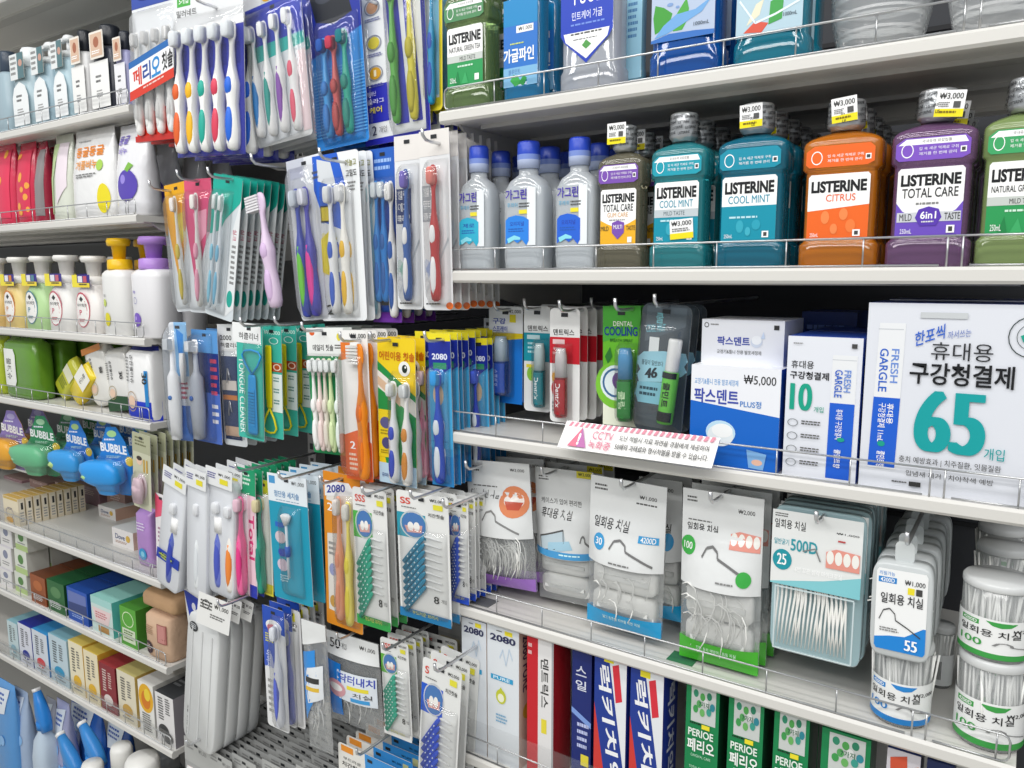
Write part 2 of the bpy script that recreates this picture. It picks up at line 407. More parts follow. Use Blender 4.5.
def brush_meshes(L, w, body, grip, bris, style):
    k = (round(L, 3), round(w, 4), body, grip, bris, style)
    if k in _bm: return _bm[k]
    h = w/2; b = MB()
    pr = [(0, .35, .35), (.015, .75, .7), (.06, .95, .85), (.16, 1, .9), (.27, .85, .8), (.36, .72, .75), (.44, .85, .9), (.51, .95, .9), (.58, .7, .7), (.65, .42, .5), (.72, .34, .4), (.8, .32, .35),
          (.835, .5, .3), (.87, .78, .28), (.93, .82, .28), (.975, .66, .26), (.995, .3, .2)]
    if style == 'slim': pr = [(t, a*(.75 if t < .6 else 1), c*(.8 if t < .6 else 1)) for t, a, c in pr]
    b.loft([(t*L, a*h, c*h, 2.2) for t, a, c in pr], body, 12)
    g = MB()
    for t0, t1 in (((.05, .33), (.42, .56)) if style != 'long' else ((.06, .55),)):
        n = 6; g.loft([(L*(t0+(t1-t0)*i/n), h*.66*math.sin(math.pi*(.08+.84*i/n))**.5, h*.5*math.sin(math.pi*(.08+.84*i/n))**.5, 2.5, 0, -h*.55) for i in range(n+1)], grip, 10)
    br = MB(); z0, z1 = .845*L, .985*L
    if style == 'side':
        br.loft([(x, .62*h, (z1-z0)/2, 4, 0, (z0+z1)/2) for x in (0,)], bris) if False else None
        for k2 in range(6):
            a = z0+(z1-z0)*k2/6; br.box(-w*1.25, -.1*h, -h*.5, h*.5, a+.0006, a+(z1-z0)/6-.0006, bris)
    else:
        br.loft([(-w*.62, .60*h, (z1-z0)*.40, 3.5, 0, (z0+z1)/2), (-w*.58, .68*h, (z1-z0)*.44, 3.5, 0, (z0+z1)/2), (-h*.2, .74*h, (z1-z0)*.48, 3.5, 0, (z0+z1)/2)], bris, 16, axis='Y')
    r = (b.data('toothbrush', PLASTIC), g.data('grip', RUBBER), br.data('bristles', BRISTLE)); _bm[k] = r; return r
def add_brush(root, x, z, L, w, body='#f4f4f2', grip='#e33', bris='#f2f3f4', style='', y=-.008, tilt=0.0, name='toothbrush', lab=None):
    a, g, b = brush_meshes(L, w, body, grip, bris, style)
    o = part(name, a, None, root, loc=(x, y, z), rot=(0, math.radians(tilt), 0), label=lab)
    part('grip', g, None, o); part('bristles', b, None, o); return o
def bubble(x0, x1, z0, z1, d, col='#f4f8fa', p=8, nu=8, nv=12):
    mb = MB()
    def S(u, v, n):
        s, t = 2*u-1, 2*v-1; return (x0+(x1-x0)*u, -(n+d*(1-abs(s)**p)*(1-abs(t)**(p*2))), z1+(z0-z1)*v)
    V = [0, .02, .06, .14]+[.14+.72*i/nu for i in range(1, nu)]+[.86, .94, .98, 1]
    T = [0, .01, .03, .08]+[.08+.84*i/nv for i in range(1, nv)]+[.92, .97, .99, 1]
    P = [S(u, v, .0004) for v in T for u in V]; a = len(V)
    return mb.add(P, [(j*a+i, (j+1)*a+i, (j+1)*a+i+1, j*a+i+1) for j in range(len(T)-1) for i in range(a-1)], col, True)
def hung(name, label, cat, q, Y, yaw=0, xb=None, pitch=0, group=None, swing=True):
    m, W, H = hang_frame(q, Y, yaw, xb, swing, pitch)
    o = thing(name, label, cat, m, group); ROOTS[label] = (o, W, H); return o, W, H
def backing(root, W, H, col, ops, r=.006, hole=True, mat_=None, edge='#dcdcdc', name='backing_card', th=.0006, poly=None):
    mb = MB().prism(poly or rrect(-W/2, 0, W/2, H, r), 0, th, col, edge)
    if hole: ops = list(ops)+[('R', .5-.005/W, .006/H, .5+.005/W, .011/H, '#2a2c30')]
    put(mb, flat(W, H), ops); return part(name, mb, mat_ or PAPER, root)
HOOKN = 0
def hook(px, py, Y, what, Y2=.4, tag=None, tilt=.0):
    """a wire hook from the panel to just in front of the goods; optional label holder at its tip"""
    P = pt(px, py, Y); g = MB(); d = Y2-Y
    pts = [(0, d, .002), (0, 0, 0), (0, -.012, .001), (0, -.018, .006), (0, -.019, .014)]
    g.tube(pts, .0022, '#d5d6d8', 7)
    solo('display_hook', g, METAL, what, 'hook', Matrix.Translation(P))
    return P
def pillow(W, H, d, t0=.2, p=2.5):
    def S(u, v, n):
        s = min(1, abs(2*u-1)); g = max(0, (v-t0)/(1-t0)) if v > t0 else 0
        return ((u-.5)*W, -(n+d*(1-s**p)*math.sin(math.pi*min(1, g))**.7), H*(1-v))
    return S
def backside(S): return lambda u, v, n: (lambda q: (q[0], -q[1], q[2]))(S(u, v, n))
def pouch(root, W, H, d, col, ops, m=None, t0=.08, name='pouch', nu=12, nv=16):
    S = pillow(W, H, d, t0); mb = MB(); mb.surf(S, 0, 0, 1, 1, nu, nv, col); mb.surf(backside(S), 0, 0, 1, 1, nu, nv, col, .0003, True, True)
    put(mb, S, ops, 18, .0014); return part(name, mb, m or FOIL, root)
def picks(n, W, H, L, seed, lay=.006, curved=True, spread=25, col='#f3f3ef', box=None, n4=4):
    rr = random.Random(seed); mb = MB()
    for i in range(n):
        x = rr.uniform(-W/2+.004, W/2-.004); z = rr.uniform(L*.5, max(L*.51, H-L*.5)); a = math.radians(rr.uniform(-spread, spread)); y = -rr.uniform(.0005, lay)
        def T(px, pz): return (x+px*math.cos(a)-pz*math.sin(a), y, z+px*math.sin(a)+pz*math.cos(a))
        c = .12*L if curved else 0
        mb.tube([T(c*0, -L/2), T(c*.8, -L*.2), T(c, L*.1), T(c*.5, L*.3), T(-c, L*.42), T(-c*2, L*.36)] if curved else [T(0, -L/2), T(0, 0), T(0, L/2)], [.0004]+[.0010]*(4 if curved else 1)+[.0009], col, n4)
    return mb
def circ_lathe(secs, col, n=28): return MB().loft([(z, r, r, 2) if len(q) == 2 else (z, r, r, 2, 0, 0, q[2]) for q in secs for z, r in (q[:2],)], col, n)
# ---------------------------------------------------------------- right bay: mouthwash on two shelves
Z1, Z2, Z3, Z4, Z5 = (z-.0011 for z in SR)
def listerine(label, x0, x1, ytop, Z, Y, liq, upper, main, back=0, tag=None, dr=.56, group=None, dy=.052, sticker=None, capcol='#b9bcbf'):
    m, W, H = stand_frame(x0-4, x1+3, ytop, Z, Y); h = W/2; d = h*dr; m = m @ Matrix.Translation((0, d, 0))
    o = thing('mouthwash_bottle', label, 'bottle', m, group)
    mb = MB(); S = [(0, .90), (.012, .97), (.03, 1), (.145, 1), (.158, .95), (.168, .90), (.18, .895), (.565, .895), (.578, .89), (.59, .95), (.60, .985), (.735, .985), (.755, .955), (.775, .85), (.795, .66), (.81, .45), (.82, .28), (.845, .26)]
    mb.loft([(z*H, h*a, d*(a if a > .6 else a*.9+.06), 5 if a > .8 else (3.4 if a > .5 else 2.2)) for z, a in S], liq, 32); part('bottle_body', mb, LIQUID, o)
    cr = W*.235; c = circ_lathe([(.822*H, cr*.8), (.835*H, cr*.86), (.842*H, cr*.97), (.85*H, cr), (.985*H, cr*.98), (H*.995, cr*.93), (H, cr*.8)], capcol)
    rs = ring(2*math.pi*cr, H*.14, cr+.0002)
    ops = []
    for j in range(4):
        for i in range(7):
            u = (i+.5*(j % 2))/7; v = .08+j*.24; ops.append(('T', 'LISTERINE', u, v, u+.115, v+.12, '#2b2d31', 1, -.05))
    put(c, lambda u, v, n: (lambda q: (q[0], q[1], q[2]+.848*H))(rs(u, v, n)), ops)
    part('cap', c, CAPFILM, o, label='cap under a silver printed shrink seal')
    fy = -d*.895
    lw = 2*h*.76; lh = H*.385; lb = MB(); Sx = flat(lw, lh); off = .178*H
    S2 = lambda u, v, n: (Sx(u, v, n)[0], fy*1.005-n, Sx(u, v, n)[2]+off)
    put(lb, S2, [('P', [(.04, 0), (.96, 0), (1, .04), (1, .96), (.96, 1), (.04, 1), (0, .96), (0, .04)], '#fbfbfa')]+main, 0, .0004); part('main_label', lb, PAPER, o)
    lb = MB(); lw2 = 2*h*.84; lh2 = H*.125; o2 = .604*H
    S3 = lambda u, v, n: ((u-.5)*lw2, -d*.985*1.004-n, lh2*(1-v)+o2)
    put(lb, S3, upper, 0, .0004); part('upper_label', lb, PAPER, o)
    if tag:
        t = MB(); t.box(-.0115, .0115, -.0006, 0, 0, .023, '#fafafa'); put(t, flat(.023, .023, -.0006), [('R', 0, .7, 1, 1, '#f2e21c'), ('T', '₩3,000', .1, .1, .92, .36, '#111', 1.5), ('M', .1, .45, .5, .66, 3, '#777'), ('R', .62, .42, .86, .66, '#555'), ('M', .15, .78, .9, .94, 1, '#7d6a00')])
        part('price_tag', t, PAPER, o, loc=((tag[0]+.09)*W, -cr-.001, (tag[1]-.0)*H), rot=(0, math.radians(tag[2]), 0))
    if sticker:
        t = MB(); sw, sh = W*.4, H*.125; t.box(-sw/2, sw/2, -.0004, 0, 0, sh, '#fafafa'); put(t, flat(sw, sh, -.0004), [('R', 0, .7, 1, 1, '#f2e21c'), ('T', '₩3,000', .08, .08, .94, .36, '#111', 1.5), ('M', .1, .45, .9, .66, 2, '#777')])
        part('price_tag', t, PAPER, o, loc=(sticker[0]*W, fy*1.02-.001, sticker[1]*H), rot=(0, math.radians(-4), 0))
    for k in range(1, back+1):
        dup(o, (0, dy*k, 0), f'{label.split(",")[0]}, {ORD[k]} in its row', group or label.split(',')[0]+' row')
    return o, W, H
def up_ops(c, c2='#ffffff', wave=True):
    o = [('P', [(0, .25), (.12, 0), (.93, 0), (1, .2), (1, .85), (.9, 1), (.05, 1), (0, .85)], c)]
    if wave: o += [('P', [(.03, .3), (.14, .05), (.92, .05), (.97, .32)], c2), ('T', '국내유래 유칼립톨', .35, .1, .75, .24, '#555')]
    return o+[('G', .16, .55, .085, .32, '#ffffff', .15), ('T', '입 속 세균 억제로 구취', .32, .42, .84, .56, '#ffffff'), ('T', '제거를 한 번에 관리', .32, .64, .82, .78, '#ffffff'), ('R', .87, .5, .95, .75, '#ffffff'), ('R', .885, .55, .935, .7, '#444')]
def brand(y0=.06, y1=.24): return ('T', 'LISTERINE', .05, y0, .95, y1, '#17181c', 2.4)
PUR = [('P', [(0, .5), (.1, .62), (.3, .72), (.5, .78), (.7, .72), (.9, .62), (1, .5), (1, 1), (0, 1)], '#6f4fc0'), brand(.09, .26), ('T', 'TOTAL CARE', .08, .29, .92, .43, '#26272b', .8), ('M', .3, .5, .7, .56, 1, '#888'),
       ('R', .02, .64, .98, .78, '#cfd2d8'), ('T', 'MILD', .06, .66, .25, .76, '#333', .8), ('T', 'TASTE', .74, .66, .97, .76, '#333', .8), ('P', [(.35, .6), (.5, .56), (.65, .6), (.7, .72), (.62, .84), (.38, .84), (.3, .72)], '#5a39b0'),
       ('T', '6in1', .38, .63, .62, .74, '#fff', 1.5), ('M', .4, .77, .6, .81, 1, '#ddd'), ('T', '250mL', .08, .88, .26, .95, '#fff'), ('R', .78, .84, .9, .95, '#fff'), ('R', .81, .86, .87, .93, '#444')]
def mint(mild):
    o = [('R', 0, .46 if not mild else .57, 1, 1, '#0f93ac'), brand(.08, .27), ('T', 'COOL MINT', .12, .30, .88, .42, '#1793b0', .5)]
    if mild: o += [('R', 0, .45, 1, .58, '#c4cdd2'), ('T', 'MILD TASTE', .22, .48, .7, .55, '#3b5560')]
    return o+[('M', .15, .62, .8, .68, 1, '#bfe6ee'), ('E', .35, .78, .07, .1, '#35aac0'), ('E', .65, .76, .08, .08, '#2aa3bb'), ('E', .5, .86, .05, .07, '#3fb1c6'), ('T', '250mL', .06, .9, .22, .96, '#fff'), ('R', .76, .86, .88, .96, '#fff'), ('R', .79, .88, .85, .94, '#444')]
CIT = [('R', 0, .47, 1, 1, '#ef6a24'), ('P', [(0, .40), (1, .33), (1, .48), (0, .56)], '#fbfbfa'), brand(.1, .28), ('T', 'CITRUS', .3, .31, .78, .42, '#e9642a', .6), ('E', .3, .66, .07, .1, '#f48b4e'), ('E', .6, .62, .07, .09, '#f48b4e'), ('E', .72, .8, .08, .1, '#f2803f'), ('E', .45, .84, .06, .08, '#f48b4e'),
       ('T', '250mL', .06, .9, .2, .96, '#fff'), ('R', .76, .86, .88, .96, '#fff'), ('R', .79, .88, .85, .94, '#444')]
GRN = [('R', 0, .45, 1, 1, '#fbfbfa'), ('R', 0, .5, 1, 1, '#2b9a56'), brand(.1, .28), ('T', 'NATURAL GREEN TEA', .06, .33, .94, .42, '#2a2b2e', .4), ('R', 0, .48, 1, .6, '#c7cdc8'), ('T', 'MILD TASTE', .36, .51, .8, .58, '#444', .6),
       ('M', .3, .66, .8, .72, 1, '#cfeeda'), ('P', [(.2, .98), (.3, .75), (.36, .98)], '#1f8448'), ('P', [(.4, .98), (.52, .78), (.6, .98)], '#3cab66'), ('T', '250mL', .08, .86, .26, .95, '#fff'), ('R', .78, .84, .9, .95, '#fff')]
GUM = [('P', [(0, .55), (.2, .62), (.5, .7), (.8, .62), (1, .55), (1, 1), (0, 1)], '#f2b62a'), brand(.08, .24), ('T', 'TOTAL CARE', .08, .27, .92, .4, '#26272b', .8), ('T', 'GUM CARE', .2, .42, .78, .5, '#d9a35c'), ('M', .25, .54, .75, .58, 1, '#999'), ('T', 'MILD', .02, .66, .24, .74, '#333', .6), ('T', 'TASTE', .74, .66, .99, .74, '#333', .6),
       ('P', [(.34, .6), (.5, .56), (.68, .6), (.68, .78), (.5, .9), (.34, .78)], '#7d52b3'), ('T', 'MULTI', .38, .64, .63, .71, '#fff', 1), ('R', .78, .86, .9, .96, '#fff')]
listerine('small purple mouthwash bottle, price tag on its cap, between the orange and green bottles', 886, 966, 86, Z2, .012, '#8c6292', up_ops('#8055c4'), PUR, 3, tag=(.05, .83, 6))
listerine('small orange citrus mouthwash bottle, tag on its cap', 799, 872, 97, Z2, .012, '#ee8c18', up_ops('#ef6a24', wave=False), CIT, 4, tag=(-.06, .86, -5))
listerine('small deep teal mint mouthwash bottle, tag on its cap', 715, 779, 101, Z2, .014, '#0c86a6', up_ops('#1390aa', wave=False), mint(False), 4, tag=(-.1, .85, -2))
listerine('small light teal mild mint mouthwash bottle with a price sticker on its label', 650, 700, 111, Z2, .014, '#34a4ae', up_ops('#1d9fb4'), mint(True), 4, sticker=(.12, .2))
listerine('small grey-brown gum care mouthwash bottle with a yellow label', 598, 637, 124, Z2, .014, '#85806a', up_ops('#7d52b3'), GUM, 3, tag=(-.15, .87, 0))
listerine('small pale green tea mouthwash bottle cut by the frame edge', 976, 1052, 74, Z2, .012, '#a6c078', up_ops('#3da565'), GRN, 2)
def gargreen(label, x0, x1, ytop, Z, Y, c1, c2, back):
    m, W, H = stand_frame(x0, x1, ytop, Z, Y); h = W/2; d = h*.62; m = m @ Matrix.Translation((0, d, 0))
    o = thing('mouthwash_bottle', label, 'bottle', m)
    mb = MB().loft([(z*H, h*a, d*b, p) for z, a, b, p in ((0, .88, .88, 4), (.02, .97, .97, 4), (.06, .97, .97, 4), (.10, 1, 1, 4), (.56, 1, 1, 4), (.64, .95, .97, 3.5), (.70, .78, .85, 3), (.735, .5, .7, 2.4), (.75, .42, .62, 2), (.80, .42, .62, 2))], '#f0f6fb', 28)
    part('bottle_body', mb, CLEAR, o)
    mb = MB().loft([(z*H, h*a, d*b, 4) for z, a, b in ((.012, .84, .84), (.05, .9, .9), (.55, .93, .93), (.66, .8, .85))], '#dbe8f2', 20); part('liquid', mb, CLEAR, o, label='colourless liquid')
    r = h*.47; c = MB().loft([(.795*H, r, r, 2, 0, 0, '#b9c6e6'), (.86*H, r*1.03, r*1.03, 2, 0, 0, '#7d93d6'), (.90*H, r*1.03, r*1.03, 2, 0, 0, '#2c4bc0'), (.985*H, r, r, 2, 0, 0, '#1d3cb5'), (H, r*.9, r*.9, 2, 0, 0, '#1d3cb5')], '#1d3cb5', 24); part('cap', c, PLASTIC, o, label='blue screw cap')
    lb = MB(); lw, lh = W*.74, H*.44
    put(lb, lambda u, v, n: ((u-.5)*lw, -d*1.003-n, lh*(1-v)+.2*H), [('R', .72, 0, 1, 1, '#eef3f6'), ('T', '가그린', 0, .02, .7, .2, '#4b3aa8', 2), ('M', .45, .26, .8, .36, 2, '#555'), ('T', '후레쉬', .05, .25, .4, .33, '#3aa0c8'), ('R', .45, .38, .72, .45, '#f0e23c'),
        ('P', [(0, .56), (.1, .5), (.35, .47), (.62, .5), (.78, .56), (.78, .92), (.7, 1), (.55, .9), (.4, .96), (.2, .88), (0, .98)], c1), ('T', '오리지널' if c2 else '제로', .15, .58, .62, .66, '#2a3fa8', 1), ('M', .1, .7, .66, .78, 2, '#2a5fb8'), ('P', [(.05, .88), (.3, .82), (.5, .86), (.5, .9), (.3, .9), (.1, .96)], '#8fe0ef')], 0, .0004)
    part('label', lb, PAPER, o)
    for k in range(1, back+1): dup(o, (0, .05*k, 0), f'{label.split(",")[0]}, {ORD[k]} in its row', label.split(',')[0]+' row')
gargreen('clear blue-capped mouthwash bottle with aqua label foot, nearest the toothbrush hooks', 456, 489, 145, Z2, .016, '#35b4d4', 0, 4)
gargreen('clear blue-capped mouthwash bottle with bright blue label foot, middle of the three', 501, 541, 140, Z2, .014, '#2f86e6', 1, 4)
gargreen('clear blue-capped mouthwash bottle beside the grey-brown gum care bottle', 552, 592, 136, Z2, .014, '#2b66d8', 1, 4)
# top shelf
listerine('large green tea mouthwash bottle at the left end of the top shelf', 446, 485, -42, Z1, .012, '#7d9a5e', up_ops('#4f8a5c'), GRN, 3, group='large green tea mouthwash bottles')
def big_bottle(label, x0, x1, ytop, Y, col, ops, back=0, dr=.55, mt=None, z0=.12, lh_=.62, shape=None, lw_=.86):
    m, W, H = stand_frame(x0, x1, ytop, Z1, Y); h = W/2; d = h*dr; m = m @ Matrix.Translation((0, d, 0))
    o = thing('mouthwash_bottle', label, 'bottle', m)
    S = shape or ((0, .9, 4), (.015, .98, 4), (.03, 1, 4), (.16, 1, 4), (.19, .93, 4), (.74, .93, 4), (.8, .8, 3), (.85, .4, 2), (.88, .36, 2))
    part('bottle_body', MB().loft([(z*H, h*a, d*a, p) for z, a, p in S], col, 28), mt or LIQUID, o)
    part('cap', circ_lathe([(.87*H, h*.42), (.99*H, h*.41), (H, h*.36)], '#e8ecf2'), PLASTIC, o)
    lb = MB(); lw, lh = W*lw_, H*lh_; fy = d*S[5][1]*1.006
    put(lb, lambda u, v, n: ((u-.5)*lw, -fy-n, lh*(1-v)+z0*H), ops, 0, .0004); part('label', lb, PAPER, o)
    for k in range(1, back+1): dup(o, (0, (2*d+.006)*k, 0), f'{label}, {ORD[k]} in its row', label+' row')
big_bottle('large bright blue mouthwash bottle with mint leaf and ₩1,000 tag on the top shelf', 501, 540, -40, .012, '#1690cc', [('R', 0, 0, 1, 1, '#2b74c9'), ('R', 0, .0, 1, .3, '#1787c4'), ('R', .38, .31, .88, .39, '#f4f4f4'), ('T', '₩1,000', .45, .325, .84, .375, '#111', 1.5), ('T', '가글파인', 0, .56, .9, .72, '#ffffff', 2.2),
    ('M', .2, .5, .6, .53, 1, '#cfe06a'), ('R', 0, .78, 1, 1, '#7fb7dd'), ('T', '블루민트', .15, .8, .5, .86, '#2a5fa8'), ('P', [(.2, .93), (.3, .86), (.45, .9), (.55, .97), (.35, 1)], '#3fae54'), ('P', [(.45, .97), (.6, .88), (.7, .92), (.6, 1)], '#2f9a48')], 2)
big_bottle('large bottle with royal blue and white shield label on the top shelf', 556, 616, -48, .012, '#d7dce6', [('P', [(0, .0), (1, 0), (1, .62), (.93, .7), (.5, .97), (.07, .7), (0, .62)], '#1c3fb8'), ('T', '구강청결', .2, .05, .8, .28, '#fff', 2), ('T', '민트케어 가글', .22, .36, .8, .46, '#e8ecff', .5), ('M', .2, .5, .85, .54, 1, '#6f8fe0'),
    ('P', [(.06, .6), (.94, .6), (.9, .7), (.5, .92), (.1, .7)], '#f7f8f8'), ('M', .2, .61, .8, .65, 1, '#555'), ('M', .25, .68, .75, .7, 1, '#555'), ('P', [(.42, .76), (.5, .7), (.6, .76), (.5, .81)], '#4f9a4a')], 0, z0=.2, mt=CLEAR)
big_bottle('tall clear aqua bottle standing half behind the shield-label bottle', 622, 642, -58, .06, '#8fd0e8', [('R', 0, 0, 1, 1, '#aadcf0'), ('M', .2, .2, .8, .6, 6, '#5a8fc0')], 0, mt=CLEAR)
big_bottle('big royal blue thousand-millilitre mouthwash bottle with mint leaves on the top shelf', 645, 718, -90, .012, '#146ad0', [('R', 0, 0, 1, 1, '#b3c2da'), ('T', '가글', .1, .08, .9, .2, '#1a49a8', 2), ('P', [(.06, .9), (.03, .72), (.06, .58), (.2, .62), (.34, .7), (.3, .8), (.2, .86)], '#3c9a34'), ('P', [(.44, .68), (.56, .56), (.6, .68), (.58, .8), (.5, .9), (.36, .9), (.3, .84)], '#4aa63e'), ('P', [(.05, .95), (.2, .82), (.4, .72), (.7, .7), (.95, .6), (.8, .74), (.5, .84), (.25, .92)], '#6ea6dc'), ('E', .3, .6, .05, .02, '#7f9fd0'), ('E', .42, .64, .03, .015, '#7f9fd0'), ('P', [(0, 1), (0, .97), (.3, .92), (.7, .93), (1, .95), (1, 1)], '#2f6fc0'), ('T', '1000mL', .68, .84, .92, .88, '#234')], 1, z0=.24, lh_=.55)
big_bottle('big turquoise thousand-millilitre mouthwash bottle with fruit on the top shelf', 729, 806, -95, .012, '#189cba', [('R', 0, 0, 1, 1, '#b4cfdc'), ('T', '가글', .1, .08, .9, .2, '#1a6aa8', 2), ('P', [(.16, .88), (.3, .66), (.42, .62), (.36, .78)], '#e8e2c8'), ('P', [(.12, .95), (.3, .84), (.5, .88), (.4, .97)], '#d8553f'), ('P', [(.5, .9), (.52, .66), (.72, .6), (.7, .86)], '#3fa04a'),
    ('L', [(.05, .6), (.3, .86), (.6, .8), (.95, .7)], .012, '#e6f4fa'), ('T', '1000mL', .72, .8, .92, .84, '#123')], 1, z0=.2, lh_=.6)
for lab, x0, x1, y0, Y in (('round clear plastic tub with a domed ribbed side on the top shelf', 818, 925, -70, .03), ('round clear plastic tub at the right end of the top shelf', 938, 1052, -80, .02)):
    m, W, H = stand_frame(x0, x1, y0, Z1, Y); h = W/2; m = m @ Matrix.Translation((0, h, 0)); o = thing('clear_tub', lab, 'tub', m)
    part('tub_body', circ_lathe([(0, h*.62), (.006, h*.7), (.02, h*.85), (.045, h*.97), (.07, h), (H*.9, h)], '#eef2f4', 36), JARFILM, o)
    part('lid', circ_lathe([(H*.9, h*1.02), (H*.96, h*1.02), (H, h*.9)], '#eef0f2', 36), FROST, o)
    mb = MB()
    for k in range(3): mb.loft([(.02+.018*k, h*(.82+.05*k), h*(.82+.05*k), 2), (.024+.018*k, h*(.84+.05*k), h*(.84+.05*k), 2)], '#fafcfc', 30, caps=False); mb.loft([(.0262+.018*k, h*(.86+.05*k), h*(.86+.05*k), 2), (.029+.018*k, h*(.85+.05*k), h*(.85+.05*k), 2)], '#ffffff', 30, caps=False)
    part('inner_ribs', mb, FROST, o)
# ---------------------------------------------------------------- cartons on the middle shelf
stick = lambda x0, x1, y0, y1, ym: [('P', [(x0+.02, y0), (x1, y0), (x1-.01, y1), (x0, y1)], '#e9ebee'), ('R', x0+.015, y0+.03, x1-.01, y0+.035, '#c8ccd2'), ('P', [(x0+.01, ym), (x1-.005, ym), (x1-.012, y1-.01), (x0, y1-.01)], '#1f5fd0')]
carton('large white carton with a huge teal number 65', 858, 1063, 304, Z3, .012, .09, stick(.045, .2, .105, .885, .5)+[
    ('D', 'FRESH', .135, .24, .175, .42, '#6a8fd8', 1), ('D', 'GARGLE', .075, .24, .12, .47, '#2a62c8', 1), ('D', '휴대용', .13, .53, .165, .64, '#fff', 1), ('D', '구강청결제 11mL', .085, .53, .125, .74, '#fff', .6), ('E', .11, .75, .02, .015, '#18a08a'), ('D', '쿨민트향', .09, .79, .135, .88, '#fff', 1),
    ('R', .27, .045, .5, .075, '#c9cdd0'), ('T', '한포씩', .25, .125, .395, .2, '#2a62c8', 1, -.05), ('T', '까서쓰는', .41, .13, .52, .17, '#6a7fc0', 0, -.02), ('G', .79, .155, .1, .1, '#2c3a3a', .05), ('G', .79, .155, .062, .062, '#2c3a3a', .05), ('P', [(.745, .15), (.77, .14), (.79, .185), (.76, .18)], '#18a08a'), ('P', [(.795, .185), (.8, .14), (.835, .13), (.825, .17)], '#18a08a'),
    ('T', '휴대용', .335, .195, .63, .285, '#2b2c30', 0), ('T', '구강청결제', .235, .3, .735, .415, '#17181c', 1.6), ('T', '65', .275, .445, .625, .765, '#12a0a2', 2.6), ('T', '개입', .625, .715, .72, .775, '#12a0a2', .3), ('T', '충치 예방효과 | 치주질환, 잇몸질환', .21, .8, .71, .84, '#333'), ('T', '입냄새 제거 | 치아착색 예방', .25, .875, .68, .91, '#333'), ('M', .18, .94, .26, .955, 1, '#333'), ('R', .27, .935, .33, .96, '#333')],
    ('#dfe2ea', '#e8eaf0', '#27408f'), name='gargle_carton', cat='carton', back=1, dy=.13, gr='large 65-count cartons')
carton('slim white carton with a green number 10', 782, 855, 337, Z3, .016, .09, stick(.6, .94, .12, .99, .45)+[
    ('T', '휴대용', .06, .17, .37, .225, '#222', .3), ('T', '구강청결제', .05, .245, .58, .30, '#17181c', 1.6), ('T', '10', .06, .33, .37, .52, '#17a287', 2.4), ('T', '개입', .4, .485, .53, .525, '#17a287', .2), ('D', 'FRESH', .78, .22, .87, .37, '#6a8fd8', 1), ('D', 'GARGLE', .66, .22, .76, .41, '#2a62c8', 1), ('D', '휴대용 구강청결제', .7, .49, .79, .7, '#fff', .5), ('E', .78, .7, .05, .015, '#18a08a'), ('D', '쿨민트향', .7, .77, .79, .9, '#fff', 1), ('M', .08, .045, .22, .06, 1, '#888'), ('R', .86, .04, .93, .07, '#444')]
    +[x for i in range(4) for x in (('G', .12, .61+.095*i, .075, .028, '#8a8e92', .18), ('M', .24, .59+.095*i, .55, .625+.095*i, 2, '#555'))], ('#e3e6ee', '#2a55b8', '#2c4fae'), name='gargle_carton', cat='carton', back=1)
o, Wp, Hp = carton('blue and white tablet carton marked ₩5,000 under the white one', 689, 777, 367, Z3, .018, .08, [('P', [(0, 0), (1, 0), (1, .46), (0, .36)], '#eceef4'), ('P', [(0, .36), (1, .46), (1, 1), (0, 1)], '#1466c8'), ('T', '교정기&틀니 전용 발포세정제', .04, .13, .54, .19, '#3a8fd0', .2), ('T', '₩5,000', .6, .07, .95, .17, '#111', 1.5), ('T', '팍스덴트', .04, .23, .55, .38, '#3a4aa8', 2), ('T', 'PLUS정', .57, .32, .8, .39, '#2a7ac8', .8),
    ('E', .36, .66, .17, .12, '#bfe0f4'), ('E', .36, .69, .15, .11, '#e6eef2'), ('E', .38, .64, .12, .07, '#f6f8f8'), ('T', '48', .06, .82, .18, .9, '#9fc8ec', .5), ('P', [(.66, .8), (.88, .83), (.85, .99), (.69, .98)], '#7fb0e0'), ('E', .78, .92, .06, .03, '#e8b8a0')], ('#eceef4', '#2b62b8', '#f0f2f6'), name='tablet_carton', cat='carton', back=2, gr='blue and white tablet cartons')
m, W, H = stand_frame(701, 783, 320, Z3+Hp, .045)
mb = MB().box(-W/2, W/2, 0, .08, 0, H, cols=('#e6e8ef', '#dde0ea', '#ddd', '#ddd', '#e9ebf0', '#ddd'))
put(mb, flat(W, H), [('G', .06, .13, .03, .06, '#555', .3), ('M', .11, .1, .24, .16, 1, '#888'), ('T', '팍스덴트', .2, .38, .6, .58, '#3a4aa8', 2), ('E', .68, .48, .07, .13, '#cfd8e8'), ('E', .68, .44, .06, .1, '#eef1f6'), ('T', '교정기&틀니 전용 발포세정제', .2, .68, .74, .77, '#555', .2), ('R', .88, .1, .94, .2, '#333'), ('P', [(.73, .4), (.76, .25), (.78, .4)], '#c8d8f0')])
solo('tablet_carton', mb, PAPER, 'white denture tablet carton lying on top of the blue ₩5,000 one', 'carton', m)
# blue cartons behind
carton('plain blue carton standing far back between white tablet box and large 65 carton', 796, 850, 312, Z3, .212, .08, [('M', .1, .1, .8, .3, 3, '#7f9be0')], ('#20408f', '#1c3678', '#2a4aa0'), name='tablet_carton', cat='carton')
